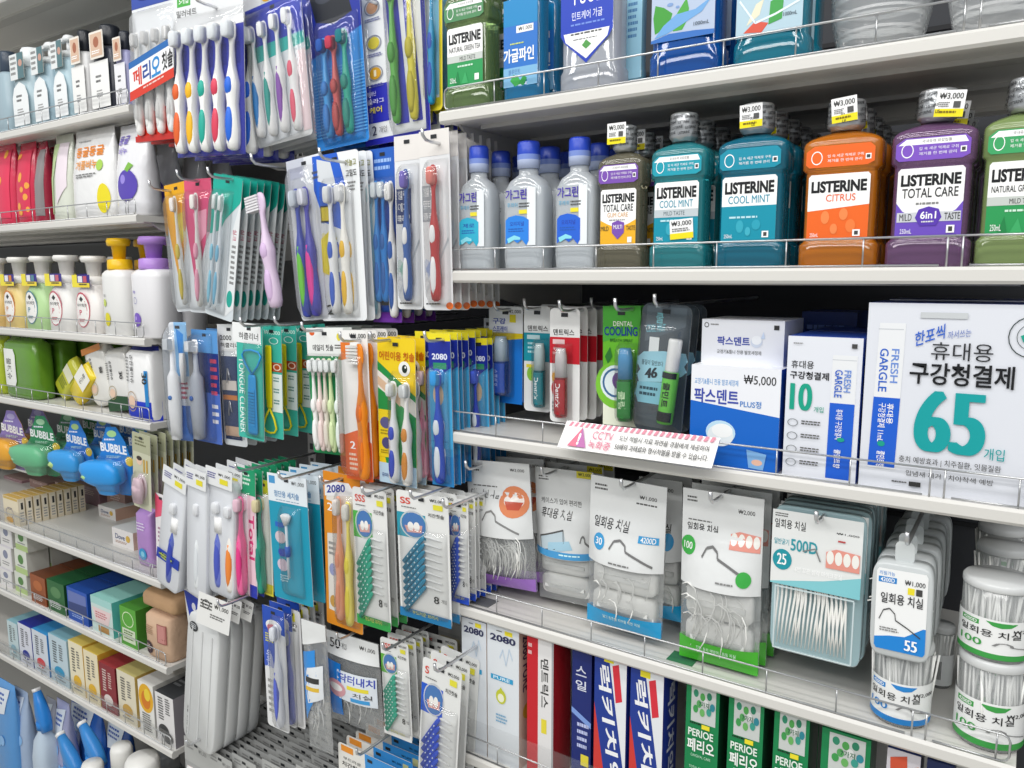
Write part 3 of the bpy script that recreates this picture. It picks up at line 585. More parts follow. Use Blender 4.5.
# notice clipped to the wire guard
o, W, H = hung('shelf_notice', 'white notice with pink stripes and warning triangle clipped to a shelf front', 'sign', (567, 421, 720, 447), -.004, 0, 556, pitch=40, swing=False)
ops = [('R', 0, 0, 1, .17, '#f6e9ec')]+[('P', [(i/26., .0), (i/26.+.02, .0), (i/26.+.008, .17), (i/26.-.012, .17)], '#d98a9c') for i in range(1, 26)]
ops += [('P', [(.07, .92), (.135, .2), (.2, .92)], '#b86aa8'), ('P', [(.07, .92), (.135, .2), (.135, .92)], '#d9708a'), ('T', '!', .128, .42, .143, .85, '#fff', 3), ('T', 'CCTV', .22, .28, .36, .56, '#d2708c', .4), ('T', '녹화중', .21, .62, .36, .92, '#d2708c', .8),
        ('T', '도난 적발시 자료 화면을 경찰에게 제공하며', .40, .32, .96, .52, '#333', .8), ('T', '50배의 과태료와 형사처벌을 받을 수 있습니다.', .39, .62, .97, .84, '#222', 1)]
backing(o, W, H, '#f4f3f1', ops, r=.001, hole=False, name='notice_sheet')
part('holder_clip', MB().box(-W/2, W/2, .0008, .002, H-.004, H+.001, '#d8dadb'), METAL, o)
# ---------------------------------------------------------------- goods hung above the middle shelf
def spray_pack(label, q, Y, col, ops, tube, back=0, yaw=0, xb=None, dy=.02, group=None, x=.0, tz=.06, tl=.6, hk=None):
    o, W, H = hung('mouth_spray_pack', label, 'mouth spray', q, Y, yaw, xb)
    backing(o, W, H, col, ops)
    r = W*.19; t = MB().loft([(0, r*.9, r*.9, 2), (.003, r, r, 2), (tl*.58*H, r, r, 2)], tube[0], 18); b = part('spray_tube', t, LIQUID if tube[2] else PLASTIC, o, loc=(x*W, -r-.001, tz*H))
    part('spray_cap', circ_lathe([(0, r*.95), (tl*.3*H, r*.9), (tl*.38*H, r*.75), (tl*.42*H, r*.7)], tube[1], 18), FROST if tube[2] else PLASTIC, b, loc=(0, 0, tl*.58*H))
    if tube[3]:
        lb = MB(); put(lb, lambda u, v, n: (lambda q: (q[0], q[1], q[2]+.03*H))(ring(r*2.2, tl*.5*H, r+.0003)(u, v, n)), [('R', 0, 0, 1, 1, tube[0])]+tube[3], 6); part('tube_label', lb, PAPER, b)
    part('blister', bubble(x*W-r*1.4, x*W+r*1.4, tz*H-.004, (tz+tl)*H+.006, 2.2*r), BLISTER, o)
    if back: row_back(o, back, dy, label.split(',')[0][:60], group or label.split(',')[0])
    if hk: hook(*hk)
    return o, W, H
spray_pack('blue and white breath spray card on the leftmost hook above the middle shelf', (489, 306, 523, 401), .10, '#f0f2f4', [('R', 0, .27, 1, .37, '#f3d820'), ('P', [(0, .37), (1, .32), (1, 1), (0, 1)], '#1e7fe0'), ('T', '구강', .12, .12, .5, .18, '#1a3fb0', 2), ('T', '스프레이', .12, .2, .55, .26, '#1a3fb0', 1), ('T', '₩2,000', .55, .03, .95, .07, '#333', 1), ('R', .62, .08, .8, .16, '#eadc2a'), ('E', .22, .72, .14, .06, '#3fae54'), ('R', .12, .84, .3, .93, '#234')],
    ('#1c4fb8', '#c9def0', 1, [('D', '스프레이', .3, .2, .6, .8, '#cfe0ff')]), 3, hk=(502, 310, .08, 'grey wire hook holding the blue breath spray cards'), tz=.1)
spray_pack('card with yellow lemons hanging half behind the blue breath spray card', (484, 318, 494, 406), .13, '#f3d42a', [('R', 0, 0, 1, .25, '#e8ecf0'), ('P', [(0, .6), (.6, .5), (1, .7), (1, 1), (0, 1)], '#f8f8f4'), ('P', [(0, .55), (.6, .6), (.9, .9), (.2, .8)], '#2a9ad8')], ('#2a8ad8', '#dde8f0', 1, []), 0)
spray_pack('teal and white breath spray card beside the red one', (524, 306, 551, 410), .09, '#eef0f0', [('R', 0, .25, 1, .52, '#1498ac'), ('T', '덴트릭스', .15, .18, .9, .235, '#333', 1.2), ('R', .12, .27, .6, .31, '#cfeef2'), ('M', .15, .34, .5, .46, 3, '#bfe8ee'), ('E', .3, .64, .18, .07, '#8cc63f'), ('R', .1, .55, .4, .58, '#e8d83a')], ('#0e7f8c', '#d8eef0', 1, [('D', 'Dentrix', .3, .15, .65, .85, '#fff', 1)]), 2, x=.22, hk=(532, 309, .07, 'grey wire hook holding the teal breath spray cards'))
spray_pack('red and white breath spray card, slim red tube in front', (550, 308, 580, 421), .06, '#f2f2f1', [('R', 0, .25, 1, .48, '#d32030'), ('T', '덴트릭스', .12, .18, .82, .235, '#333', 1.2), ('R', .1, .27, .5, .31, '#f4d0d0'), ('M', .12, .34, .4, .42, 2, '#f2b8b8'), ('E', .2, .6, .13, .05, '#f0b030'), ('E', .16, .7, .1, .06, '#d83030'), ('M', .08, .82, .35, .92, 3, '#999')], ('#b02028', '#e8e4e6', 1, [('D', 'Dentrix', .3, .1, .68, .8, '#fff', 1.4)]), 4, dy=.022, group='red breath spray cards', hk=(567, 311, .04, 'grey wire hook holding the red breath spray cards'))
o, W, H = spray_pack('lime green cooling spray card with blue-capped tube', (603, 306, 641, 424), .06, '#6abf2c', [('P', [(0, 0), (1, 0), (1, .2), (0, .3)], '#4cae3a'), ('P', [(0, .7), (1, .86), (1, 1), (0, 1)], '#f0f4e0'), ('E', .35, .66, .55, .2, '#7fc83a'), ('E', .35, .64, .42, .15, '#e6f2f4'), ('G', .35, .64, .36, .125, '#3a6a9a', .15), ('T', 'DENTAL', .28, .125, .8, .165, '#f4f8e8', 1), ('T', 'COOLING', .04, .17, .92, .245, '#1a3a8a', 2), ('T', 'BREATH SPRAY', .2, .27, .8, .295, '#1f5a2a', .6), ('P', [(.06, .42), (.2, .34), (.26, .42), (.14, .48)], '#2c7a30'),
    ('E', .42, .62, .16, .07, '#6a4a8a')], ('#2f8a3c', '#58a8e0', 1, [('D', '쿨링', .25, .25, .7, .75, '#d8f4c8', 1)]), 2, x=.2, group='lime green cooling spray cards', hk=(622, 310, .03, 'grey wire hook holding the lime cooling spray cards'))
hook(598, 308, .12, 'bare grey wire hook between red and lime spray cards')
o, W, H = hung('mouth_spray_pack', 'dark card with icy price burst 46 and black-green spray tube', 'mouth spray', (643, 302, 693, 428), .05, 0, 633)
backing(o, W, H, '#4c565e', [('P', [(.1, .02), (.9, .02), (.9, .16), (.1, .3)], '#5f6b74'), ('T', 'COOL MINT', .12, .16, .5, .22, '#7fc8d8', 1.4, -.02), ('T', '쿨', .3, .07, .45, .15, '#8fd8e4', 1), ('R', .2, .26, .4, .38, '#e8eef0'), ('P', [(-.0, .42), (.1, .38), (.5, .36), (.95, .36), (1, .42), (.94, .46), (1, .5), (.9, .54), (.5, .6), (.05, .62), (0, .56), (.06, .52), (0, .48)], '#9fd4e6'), ('P', [(.02, .62), (.6, .6), (.6, .78), (.06, .78), (.0, .72)], '#86c6da'),
    ('T', '물질이 일반보다', .08, .44, .52, .48, '#1a3a4a', .6), ('T', '46', .16, .5, .42, .58, '#10202c', 2.6, -.02), ('M', .08, .65, .5, .74, 2, '#1a4a5a'), ('R', .6, .4, .62, .42, '#fff')], r=.01, mat_=PAPER)
for p_, m_, z0, z1, r0, c_ in (('spray_tube', PLASTIC, .1, .5, .0095, '#6fd04a'), ('spray_cap', PLASTIC, .5, .75, .008, '#f0f2f2')):
    part(p_, circ_lathe([(z0*H, r0*.95), (z0*H+.002, r0), (z1*H-.002, r0), (z1*H, r0*.9)], c_, 18), m_, o, loc=(.2*W, -.011, 0), rot=(0, math.radians(3), 0))
bb = MB(); put(bb, lambda u, v, n: (lambda q: (q[0], q[1], q[2]+.12*H))(ring(.021, .38*H, .0097)(u, v, n)), [('R', 0, .0, 1, .12, '#202428'), ('R', 0, .8, 1, 1, '#202428'), ('D', '쿨민트', .3, .2, .7, .7, '#1a2a1a', 2)], 6); part('tube_label', bb, PAPER, o, loc=(.2*W, -.011, 0), rot=(0, math.radians(3), 0))
part('blister', bubble(-W*.5, W*.48, .03*H, .93*H, .024, p=6), BLISTER, o)
row_back(o, 2, .024, 'dark card with icy price burst 46', 'dark icy spray cards'); hook(661, 306, .03, 'grey wire hook holding the dark icy spray cards')
# ---------------------------------------------------------------- floss bags and cards above the fourth shelf
def floss_bag(label, q, Y, head, hv, n, foot=None, xb=None, back=0, d=.018, L=.05, cases=0, spread=14, hk=None, group=None, dy=.03, wide_foot=0):
    o, W, H = hung('floss_pick_bag', label, 'floss bag', q, Y, 0, xb)
    S = pillow(W, H, d, hv*.45); mb = MB(); put(mb, S, [('R', 0, 0, 1, hv, '#e4e6e6')]+head, 22, .0022); part('printed_header', mb, FOIL, o)
    if n: part('floss_picks', picks(int(n*1.3), W*.72, H*(1-hv)*.97, L, n, d*.8, spread=spread), PLASTIC, o, loc=(0, 0, .06*H), kind='stuff')
    for k in range(cases):
        h0 = H*(1-hv)*.92/cases; c = MB().loft([(-.008, W*.40, h0*.44, 6), (-.007, W*.42, h0*.46, 6), (.004, W*.42, h0*.46, 6), (.006, W*.40, h0*.44, 6)], '#f1f1ed', 24, axis='y'); c.box(-W*.34, W*.34, -.0095, -.006, -h0*.12, h0*.02, '#e2e3e0')
        part('floss_case', c, PLASTIC, o, loc=(0, .001, .05*H+h0*(k+.5)))
    mb = MB(); mb.surf(S, 0, 0, 1, 1, 20, 24, '#eef2f4'); mb.surf(backside(S), 0, 0, 1, 1, 20, 24, '#eef2f4', .0003, True, True); part('clear_bag', mb, BAGFILM, o)
    if foot:
        mb = MB(); put(mb, S, [('R', -wide_foot, foot[0], 1+wide_foot, 1, foot[1])]+([('T', foot[2], .25, foot[0]+.03, .75, foot[0]+.055, '#e8fff0', .5)] if len(foot) > 2 else []), 22, .0026)
        mb.surf(backside(S), 0, foot[0], 1, 1, 8, 2, foot[1], .0009, True, True); part('coloured_foot', mb, FOIL, o)
    if back: row_back(o, back, dy, label.split(',')[0], group or label.split(',')[0])
    if hk: hook(*hk)
    return o, W, H
arc = lambda x, y, w, h, c: ('L', [(x, y+h*.5), (x+w*.1, y+h*.1), (x+w*.25, y), (x+w*.38, y+h*.2), (x+w*.4, y+h*.45), (x+w*.7, y+h*.7), (x+w, y+h)], .008, c)
gums = lambda x0, y0, x1, y1: [('P', [(x0, y0+(y1-y0)*.2), (x0+(x1-x0)*.3, y0), (x1, y0+(y1-y0)*.1), (x1, y1), (x0, y1)], '#e89a8c')]+[('E', x0+(x1-x0)*(k+.5)/4, y0+(y1-y0)*.45, (x1-x0)*.11, (y1-y0)*.34, '#f4f2ec') for k in range(4)]
price = lambda s, x, y, w=.22: [('T', s, x, y, x+w, y+.028, '#1b1c1e', 1.2)]
floss_bag('floss pick bag with an orange mouth picture and purple foot', (467, 459, 530, 580), .05, [('M', .05, .04, .22, .1, 2, '#555')]+price('₩3,000', .7, .045)+[('T', '더블라인 치실', .06, .23, .52, .29, '#2a2b2e', .6), ('M', .1, .195, .5, .215, 1, '#777'), ('E', .76, .3, .22, .12, '#e0895e'), ('E', .76, .29, .15, .06, '#f6ede6'), ('P', [(.62, .3), (.9, .3), (.84, .36), (.68, .36)], '#c8553f'), arc(.3, .38, .55, .16, '#888'), ('E', .16, .46, .085, .05, '#e0623a'), ('T', '1개', .12, .44, .2, .48, '#fff')], .58, 46,
    (.9, '#9a6cc0'), 475, 3, hk=(474, 468, .03, 'grey wire hook holding the purple-footed floss bags'), group='purple-footed floss pick bags', wide_foot=0, dy=.035)
floss_bag('floss bag showing a hinged travel case drawing and blue line', (536, 466, 594, 596), .07, [('M', .06, .06, .25, .1, 2, '#555'), ('R', .72, .0, .98, .05, '#e8dc40')]+price('₩3,000', .75, .01)+[('T', '케이스가 있어 편리한', .1, .22, .8, .265, '#444', .3), ('T', '휴대용 치실', .12, .29, .66, .36, '#222', .8), ('P', [(.12, .5), (.55, .43), (.6, .5), (.58, .55), (.16, .6)], '#c3d3dc'), ('L', [(.12, .5), (.55, .43), (.58, .55), (.16, .6), (.12, .5)], .006, '#555'), ('P', [(.3, .53), (.66, .5), (.72, .56), (.3, .6)], '#a8d0e4'), arc(.82, .46, .16, .1, '#777'), ('R', 0, .585, 1, .635, '#4aa0da'), ('M', .5, .6, .9, .62, 1, '#dff')], .64, 0,
    None, 540, 2, cases=2, hk=(549, 474, .05, 'grey wire hook holding the travel case floss bags'), group='travel case floss bags')
floss_bag('clear zip bag of cased floss with a bright blue foot', (592, 474, 668, 618), .035, [('M', .06, .05, .25, .1, 2, '#555')]+price('₩1,000', .66, .08)+[('M', .62, .13, .9, .15, 1, '#555'), ('M', .1, .235, .45, .255, 1, '#666'), ('T', '일회용 치실', .08, .26, .56, .33, '#26272a', 1), ('E', .18, .42, .085, .055, '#3f9fd8'), ('T', '30', .13, .395, .23, .44, '#fff', 1), ('R', .7, .33, .94, .375, '#3f9fd8'), ('T', '4200D', .73, .335, .91, .37, '#fff', 1), arc(.34, .38, .55, .14, '#777'), ('M', .35, .53, .7, .55, 1, '#777')], .56, 12,
    (.885, '#23a0d8', '얇고 튼튼해 치아를 위한 치실'), 588, 0, cases=2, hk=(628, 487, .015, 'grey wire hook holding the blue-footed floss bag'), L=.03)
floss_bag('second blue-footed floss bag half behind the front zip bag', (640, 476, 683, 612), .075, price('₩2,000', .4, .06, .4)+[('T', '치실', .5, .3, .8, .36, '#222', 1), ('E', .75, .42, .12, .06, '#3f9fd8')], .56, 10, (.88, '#23a0d8'), 640, 2, cases=2, L=.03, group='rear blue-footed floss bags')
floss_bag('zip bag of floss with a lime green foot and green 100 disc', (684, 487, 765, 654), .03, [('M', .06, .04, .2, .08, 2, '#555')]+price('₩2,000', .7, .075, .2)+[('M', .08, .17, .4, .185, 1, '#777'), ('T', '일회용 치실', .07, .19, .46, .24, '#26272a', 1), ('E', .1, .32, .1, .055, '#3fae4a'), ('T', '100', .04, .3, .16, .34, '#fff', 1)]+gums(.62, .2, .98, .3)+[arc(.3, .3, .5, .13, '#777'), ('E', .82, .45, .085, .045, '#3fae4a'), ('M', .5, .48, .76, .5, 1, '#888')], .54, 26,
    (.86, '#46b52c', '간편 충치 예방의 1회용 치실'), 680, 3, cases=2, hk=(716, 500, .01, 'grey wire hook holding the green-footed floss bags'), group='green-footed floss bags', L=.05, dy=.028)
# 25-pick case
o, W, H = hung('floss_pick_case', 'flat case of white floss picks with a teal 25 disc', 'floss case', (775, 504, 868, 647), .03, 0, 769)
mb = MB().loft([(0, W*.49, H*.49, 14), (.0008, W*.5, H*.5, 14), (.010, W*.5, H*.5, 14), (.011, W*.49, H*.49, 14)], '#bfdfe6', 40, axis='y'); mb.v = [(x, y*-1-.0, z+H/2) for x, y, z in mb.v]
part('tray', mb, FROST, o)
hd = MB(); put(hd, flat(W*.97, H*.5, -.0115), [('P', [(0, 0), (1, 0), (1, .72), (.6, .85), (0, .98)], '#e9ebea'), ('P', [(0, .98), (.6, .85), (1, .72), (1, 1), (0, 1)], '#86ccd4'), ('M', .03, .04, .18, .1, 2, '#555'), ('T', '일회용 치실', .03, .12, .38, .24, '#26272a', .8)]+price('₩1,000', .72, .18, .24)+[('T', '일반굵기', .03, .38, .2, .46, '#3aa0b0', .4), ('T', '500D', .22, .36, .52, .52, '#2a9aa8', 1.5), ('E', .13, .66, .11, .14, '#1f97a6'), ('T', '25', .07, .58, .18, .73, '#fff', 1.5), ('T', '6번 꼬은 삼각 마이크로실', .28, .72, .8, .79, '#fff', .5), ('R', .74, .28, .82, .3, '#c04040')]+gums(.62, .4, .98, .66)+[('L', [(.36, .5), (.5, .44), (.56, .6)], .008, '#888')], 0, .0003)
hd.v = [(x, y, z+H*.49) for x, y, z in hd.v]; part('printed_header', hd, PAPER, o)
pk = MB().tube([(0, 0, 0), (.0006, 0, .03), (.0015, 0, .055), (.001, 0, .066), (-.003, 0, .072), (-.007, 0, .07)], [.0005, .0012, .0013, .0012, .001, .0008], '#f6f6f2', 5).data('floss_pick', PLASTIC)
for g, (cx, fan) in enumerate(((.18, 7), (.42, 4), (.66, 2), (.82, -7))):
    for k in range(7 if g < 3 else 5): part('floss_pick', pk, None, o, loc=((cx-.5)*W+(k-3)*.0036, -.006-.0006*(k % 3), .07*H), rot=(0, math.radians((k-3)*.9+fan*.6), 0))
ins = MB(); 
for a, b, c_, d_ in ((.07, .93, .045, .052), (.07, .93, .47, .477)): ins.box((a-.5)*W, (b-.5)*W, -.0125, -.011, c_*H, d_*H, '#e2f2f5')
for a in (.07, .92): ins.box((a-.5)*W, (a-.5)*W+.0015, -.0125, -.011, .05*H, .47*H, '#e2f2f5')
part('inner_tray_rim', ins, FROST, o)
row_back(o, 7, .016, 'flat case of white floss picks', 'flat 25-pick floss cases'); hook(820, 520, .01, 'grey wire hook holding the flat 25-pick floss cases')
# 55 box case
o, W, H = hung('floss_pick_case', 'clear rounded case of floss with a blue-cornered 55 label', 'floss case', (877, 553, 937, 643), .03, 0, 873)
mb = MB().loft([(-.012, W*.47, H*.48, 7), (-.011, W*.5, H*.5, 7), (.011, W*.5, H*.5, 7), (.012, W*.48, H*.48, 7)], '#e6ebec', 36, axis='y'); mb.v = [(x, y-.012, z+H/2) for x, y, z in mb.v]; part('case_shell', mb, FROST, o)
part('floss_picks', picks(34, W*.9, H*.94, .05, 5, .02, spread=8), PLASTIC, o, kind='stuff', loc=(0, -.002, .0))
lb = MB(); put(lb, flat(W*.84, H*.86, -.0245), [('P', [(.04, 0), (.96, 0), (1, .04), (1, .96), (.96, 1), (.04, 1), (0, .96), (0, .04)], '#f5f6f6'), ('P', [(0, .86), (.3, .82), (.6, .8), (.8, .72), (.95, .66), (1, .66), (1, .96), (.96, 1), (.04, 1), (0, .96)], '#1f86d8'), ('R', .04, .1, .4, .17, '#2a86d0'), ('T', '4200D', .08, .11, .36, .16, '#fff', 1), ('T', '리필가능', .06, .03, .36, .08, '#2a86d0'), ('T', '₩1,000', .56, .1, .95, .17, '#111', 1.4), ('R', .62, .19, .75, .27, '#f0e030'), ('R', .78, .19, .9, .27, '#444'), ('T', '일회용 치실', .1, .29, .92, .42, '#1d1e22', 1), arc(.08, .48, .82, .3, '#444'), ('M', .1, .72, .5, .78, 2, '#888'), ('T', '55', .6, .83, .85, .96, '#fff', 1.8)], 0, .0003)
lb.v = [(x, y, z+.08*H) for x, y, z in lb.v]; part('label', lb, PAPER, o)
tb = MB().prism(rrect(-W*.16, 0, W*.16, .022, .005), -.001, .0, '#e9eeee'); part('hanger_tab', tb, FROST, o, loc=(0, -.012, H-.002))
row_back(o, 6, .03, 'clear rounded case of floss', 'clear rounded 55-count floss cases'); hook(909, 541, .01, 'grey wire hook holding the clear rounded floss cases')
def jar(label, x0, x1, ytop, Z, Y, col, txt, group=None, zoff=0, rot=0, barcode=False):
    m, W, H = stand_frame(x0, x1, ytop, Z, Y); r = W/2; m = m @ Matrix.Translation((0, r, 0)) @ Matrix.Rotation(math.radians(rot), 4, 'Z'); o = thing('floss_pick_jar', label, 'jar', m, group)
    part('jar_body', circ_lathe([(0, r*.9), (.003, r*.98), (.006, r*.985), (H*.89, r*.985), (H*.90, r*.95)], '#e9edee', 36), JARFILM, o)
    mb = MB(); rr = random.Random(int(x0))
    for k in range(70):
        a = rr.uniform(0, 6.28); q = r*rr.uniform(.55, .93); t = rr.uniform(-.004, .004); x, y = q*math.cos(a), q*math.sin(a)
        mb.tube([(x, y, .004), (x+t, y+t, H*.45), (x+t*2, y, H*.88)], .0013, '#f4f4f0', 4)
    part('floss_picks', mb, PLASTIC, o, kind='stuff')
    part('lid', circ_lathe([(H*.90, r), (H*.905, r*1.01), (H*.97, r*1.01), (H, r*.95)], '#f1f3f3', 36), FROST, o)
    lb = MB(); Wl = 2*math.pi*r; S0 = ring(Wl, H*.5, r*.99+.0004); S = lambda u, v, n: (lambda q: (q[0], q[1], q[2]+.06*H))(S0(u, v, n))
    c = .5; ops = [('R', .12, .0, .88, 1, '#f1f2f1')] if not barcode else [('R', .2, 0, .8, 1, '#e6e8e8')]+[('R', .45+k*.012, .2, .45+k*.012+.006, .8, '#333') for k in range(8)]
    if not barcode: ops += [('R', .2, .86, .8, 1, col), ('R', .33, .08, .43, .2, col), ('T', '4200D', .34, .1, .42, .18, '#fff', 1), ('P', [(.46, .05), (.6, .05), (.57, .15), (.53, .18), (.49, .15)], col), ('T', '₩2,000', .58, .2, .72, .3, '#222', 1.2), ('T', '일회용 치실', .33, .27, .62, .45, '#222', .8), ('T', txt, .33, .55, .45, .72, col, 1), arc(.5, .55, .2, .2, '#888')]
    put(lb, S, ops, 100, .0004); part('label', lb, PAPER, o)
    return o, W, H
jar('round floss jar with blue foot below the 55-count case', 866, 926, 648, Z4, .012, '#2a86d0', '100')
_, _, Hj = jar('lower green-footed floss jar at the right end of the shelf', 950, 1022, 664, Z4, .015, '#3f9f4a', '100')
jar('upper green-footed floss jar, stacked at the right end', 955, 1030, 586, Z4+Hj, .015, '#3f9f4a', '100')
jar('clear floss jar standing behind the lower green-footed jar', 962, 1020, 640, Z4, .11, '#3f9f4a', '100')
_, _, Hb = jar('clear floss jar stacked behind the upper green-footed jar', 970, 1026, 550, Z4+Hj, .11, '#3f9f4a', '100')
jar('clear floss jar furthest back on the upper right stack', 972, 1024, 530, Z4+Hj, .2, '#3f9f4a', '100')
jar('floss jar turned to show its barcode behind the blue-footed jar', 922, 950, 628, Z4, .12, '#888', '', barcode=True)
solo('shelf_sticker', MB().box(-.016, .016, -.013, .013, 0, .0004, '#3f7a55'), PAPER, 'small green security sticker on the fourth shelf', 'sticker', Matrix.Translation(on_shelf(683, Z4, .03)))
solo('shelf_sticker', MB().box(-.016, .016, -.013, .013, 0, .0004, '#6a6c6c'), PAPER, 'small grey security sticker at the shelf left end', 'sticker', Matrix.Translation(on_shelf(484, Z4, .03)))
# ---------------------------------------------------------------- toothpaste cartons, bottom right
W2080 = vs_([('M', .3, .03, .5, .045, 1, '#555'), ('R', .56, .02, .8, .055, '#f0e030'), ('T', '2080', .1, .065, .9, .12, '#2b2f58', 2.6), ('L', [(.4, .25), (.5, .18), (.6, .3), (.7, .16), (.8, .24)], .01, '#c8d8e8'), ('R', .12, .4, .82, .44, '#2fa0d0'), ('T', 'PURE', .2, .407, .72, .433, '#e8f8ff', 1), ('E', .44, .57, .16, .06, '#c9cf3a'), ('E', .44, .58, .1, .035, '#f4f4d8'), ('P', [(.36, .53), (.44, .49), (.52, .53)], '#c9cf3a'), ('M', .28, .72, .66, .8, 3, '#7fb0d0')], .88)
carton('pale toothpaste carton with blue number 2080, left one of the pair', 463, 487, 620, Z5, .012, .045, W2080, ('#dfe4ea', '#e6ddd6', '#1c4a9c'), name='toothpaste_carton', cat='toothpaste')
carton('pale toothpaste carton with blue number 2080 and blue top, touching the red carton', 488, 519, 628, Z5, .012, .045, W2080, ('#e2e7ec', '#d8c4b4', '#1c4a9c'), side=[('D', '2080 PURE', .2, .05, .6, .45, '#4a3a58', 1), ('E', .5, .6, .3, .06, '#c9a83a')], top=[('T', 'PURE', .3, .4, .7, .6, '#cfe0f4', 1)], name='toothpaste_carton', cat='toothpaste')
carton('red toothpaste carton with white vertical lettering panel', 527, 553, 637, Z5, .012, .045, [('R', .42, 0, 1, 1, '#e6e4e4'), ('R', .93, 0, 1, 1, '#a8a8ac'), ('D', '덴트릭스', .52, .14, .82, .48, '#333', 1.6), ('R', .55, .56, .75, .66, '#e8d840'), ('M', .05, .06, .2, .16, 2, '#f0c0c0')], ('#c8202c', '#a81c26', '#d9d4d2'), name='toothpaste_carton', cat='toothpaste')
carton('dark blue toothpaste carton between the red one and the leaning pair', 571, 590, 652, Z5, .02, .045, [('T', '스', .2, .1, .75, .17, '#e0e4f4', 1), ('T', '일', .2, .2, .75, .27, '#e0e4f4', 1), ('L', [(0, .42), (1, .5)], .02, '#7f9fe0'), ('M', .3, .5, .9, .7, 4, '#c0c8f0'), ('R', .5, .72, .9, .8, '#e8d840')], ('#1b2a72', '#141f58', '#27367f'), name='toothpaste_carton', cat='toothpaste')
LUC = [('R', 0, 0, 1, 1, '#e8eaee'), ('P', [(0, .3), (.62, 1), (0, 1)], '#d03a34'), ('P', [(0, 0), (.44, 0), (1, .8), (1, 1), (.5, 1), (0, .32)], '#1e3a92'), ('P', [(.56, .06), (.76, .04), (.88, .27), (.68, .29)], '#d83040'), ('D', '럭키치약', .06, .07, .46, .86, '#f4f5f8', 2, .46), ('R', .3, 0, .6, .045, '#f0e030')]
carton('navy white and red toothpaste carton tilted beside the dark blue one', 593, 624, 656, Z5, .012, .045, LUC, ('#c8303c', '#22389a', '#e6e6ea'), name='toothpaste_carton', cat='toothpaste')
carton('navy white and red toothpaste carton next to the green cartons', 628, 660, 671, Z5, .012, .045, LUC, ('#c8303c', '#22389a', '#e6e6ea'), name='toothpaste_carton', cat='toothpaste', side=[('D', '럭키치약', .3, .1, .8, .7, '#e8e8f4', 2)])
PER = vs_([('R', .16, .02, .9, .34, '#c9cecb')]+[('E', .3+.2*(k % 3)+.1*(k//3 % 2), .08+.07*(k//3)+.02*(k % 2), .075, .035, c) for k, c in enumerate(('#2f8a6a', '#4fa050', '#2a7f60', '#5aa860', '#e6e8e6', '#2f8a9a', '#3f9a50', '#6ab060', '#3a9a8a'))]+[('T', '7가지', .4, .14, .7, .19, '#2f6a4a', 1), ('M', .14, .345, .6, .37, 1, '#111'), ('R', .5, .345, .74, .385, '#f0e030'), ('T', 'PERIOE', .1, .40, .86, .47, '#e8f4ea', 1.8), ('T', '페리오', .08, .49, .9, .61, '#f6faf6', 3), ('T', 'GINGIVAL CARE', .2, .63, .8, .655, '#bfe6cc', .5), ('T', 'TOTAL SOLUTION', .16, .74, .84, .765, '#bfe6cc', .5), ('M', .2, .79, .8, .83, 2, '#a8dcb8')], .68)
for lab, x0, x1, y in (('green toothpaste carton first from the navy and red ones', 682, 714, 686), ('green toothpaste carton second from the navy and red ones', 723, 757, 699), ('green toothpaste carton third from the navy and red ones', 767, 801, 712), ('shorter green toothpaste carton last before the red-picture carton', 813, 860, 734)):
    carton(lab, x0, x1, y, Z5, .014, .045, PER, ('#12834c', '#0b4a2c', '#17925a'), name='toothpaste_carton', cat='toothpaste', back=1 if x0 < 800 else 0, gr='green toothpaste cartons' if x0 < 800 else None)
carton('white toothpaste carton with a red blue picture at the bottom right', 876, 908, 752, Z5, .02, .045, [('P', [(.1, .05), (.6, .02), (.7, .3), (.2, .34)], '#d8583a'), ('P', [(.6, .1), (.95, .06), (.9, .3), (.7, .3)], '#f0a050'), ('M', .1, .4, .9, .6, 5, '#3a4a8a')], ('#d8d4da', '#2a3f8a', '#3a4f9a'), name='toothpaste_carton', cat='toothpaste')
carton('dark blue toothpaste carton at the very bottom right corner', 914, 940, 763, Z5, .02, .045, [('M', .1, .1, .9, .6, 5, '#e0c060')], ('#1c2a5a', '#141f48', '#2a3a7a'), name='toothpaste_carton', cat='toothpaste')
# ---------------------------------------------------------------- centre bay: goods on hooks
def bpack(label, q, Y, col, ops, brushes, name='toothbrush_pack', yaw=0, xb=None, bl=None, back=0, dy=.013, hk=None, group=None, poly=None, cardmat=None, r=.006, short=None, hole=True, foot=None):
    """brushes: (u, bottom, length, width, body, grip, bristle, style, tilt) in card fractions"""
    o, W, H = hung(name, label, 'toothbrush', q, Y, yaw, xb)
    backing(o, W, H, col, ops, r=r, mat_=cardmat, poly=[((u-.5)*W, v*H) for u, v in poly] if poly else None, hole=hole)
    for b in brushes:
        u, z0, L, bw, body, grip, bris = b[:7]; st_ = b[7] if len(b) > 7 else ''; tl = b[8] if len(b) > 8 else 0
        add_brush(o, (u-.5)*W, z0*H, L*H, bw*W, body, grip, bris, st_, y=-.007, tilt=tl)
    if bl: part('blister', bubble((bl[0]-.5)*W, (bl[1]-.5)*W, bl[2]*H, bl[3]*H, bl[4]), BLISTER, o)
    if foot: part('card_foot', MB().box(-W/2, W/2, -.004, .004, 0, foot[0]*H, foot[1]), PLASTIC, o)
    if back: row_back(o, back, dy, short or label.split(',')[0], group or (short or label.split(',')[0])+' row')
    if hk: hook(*hk)
    return o, W, H
wht = '#f5f5f3'
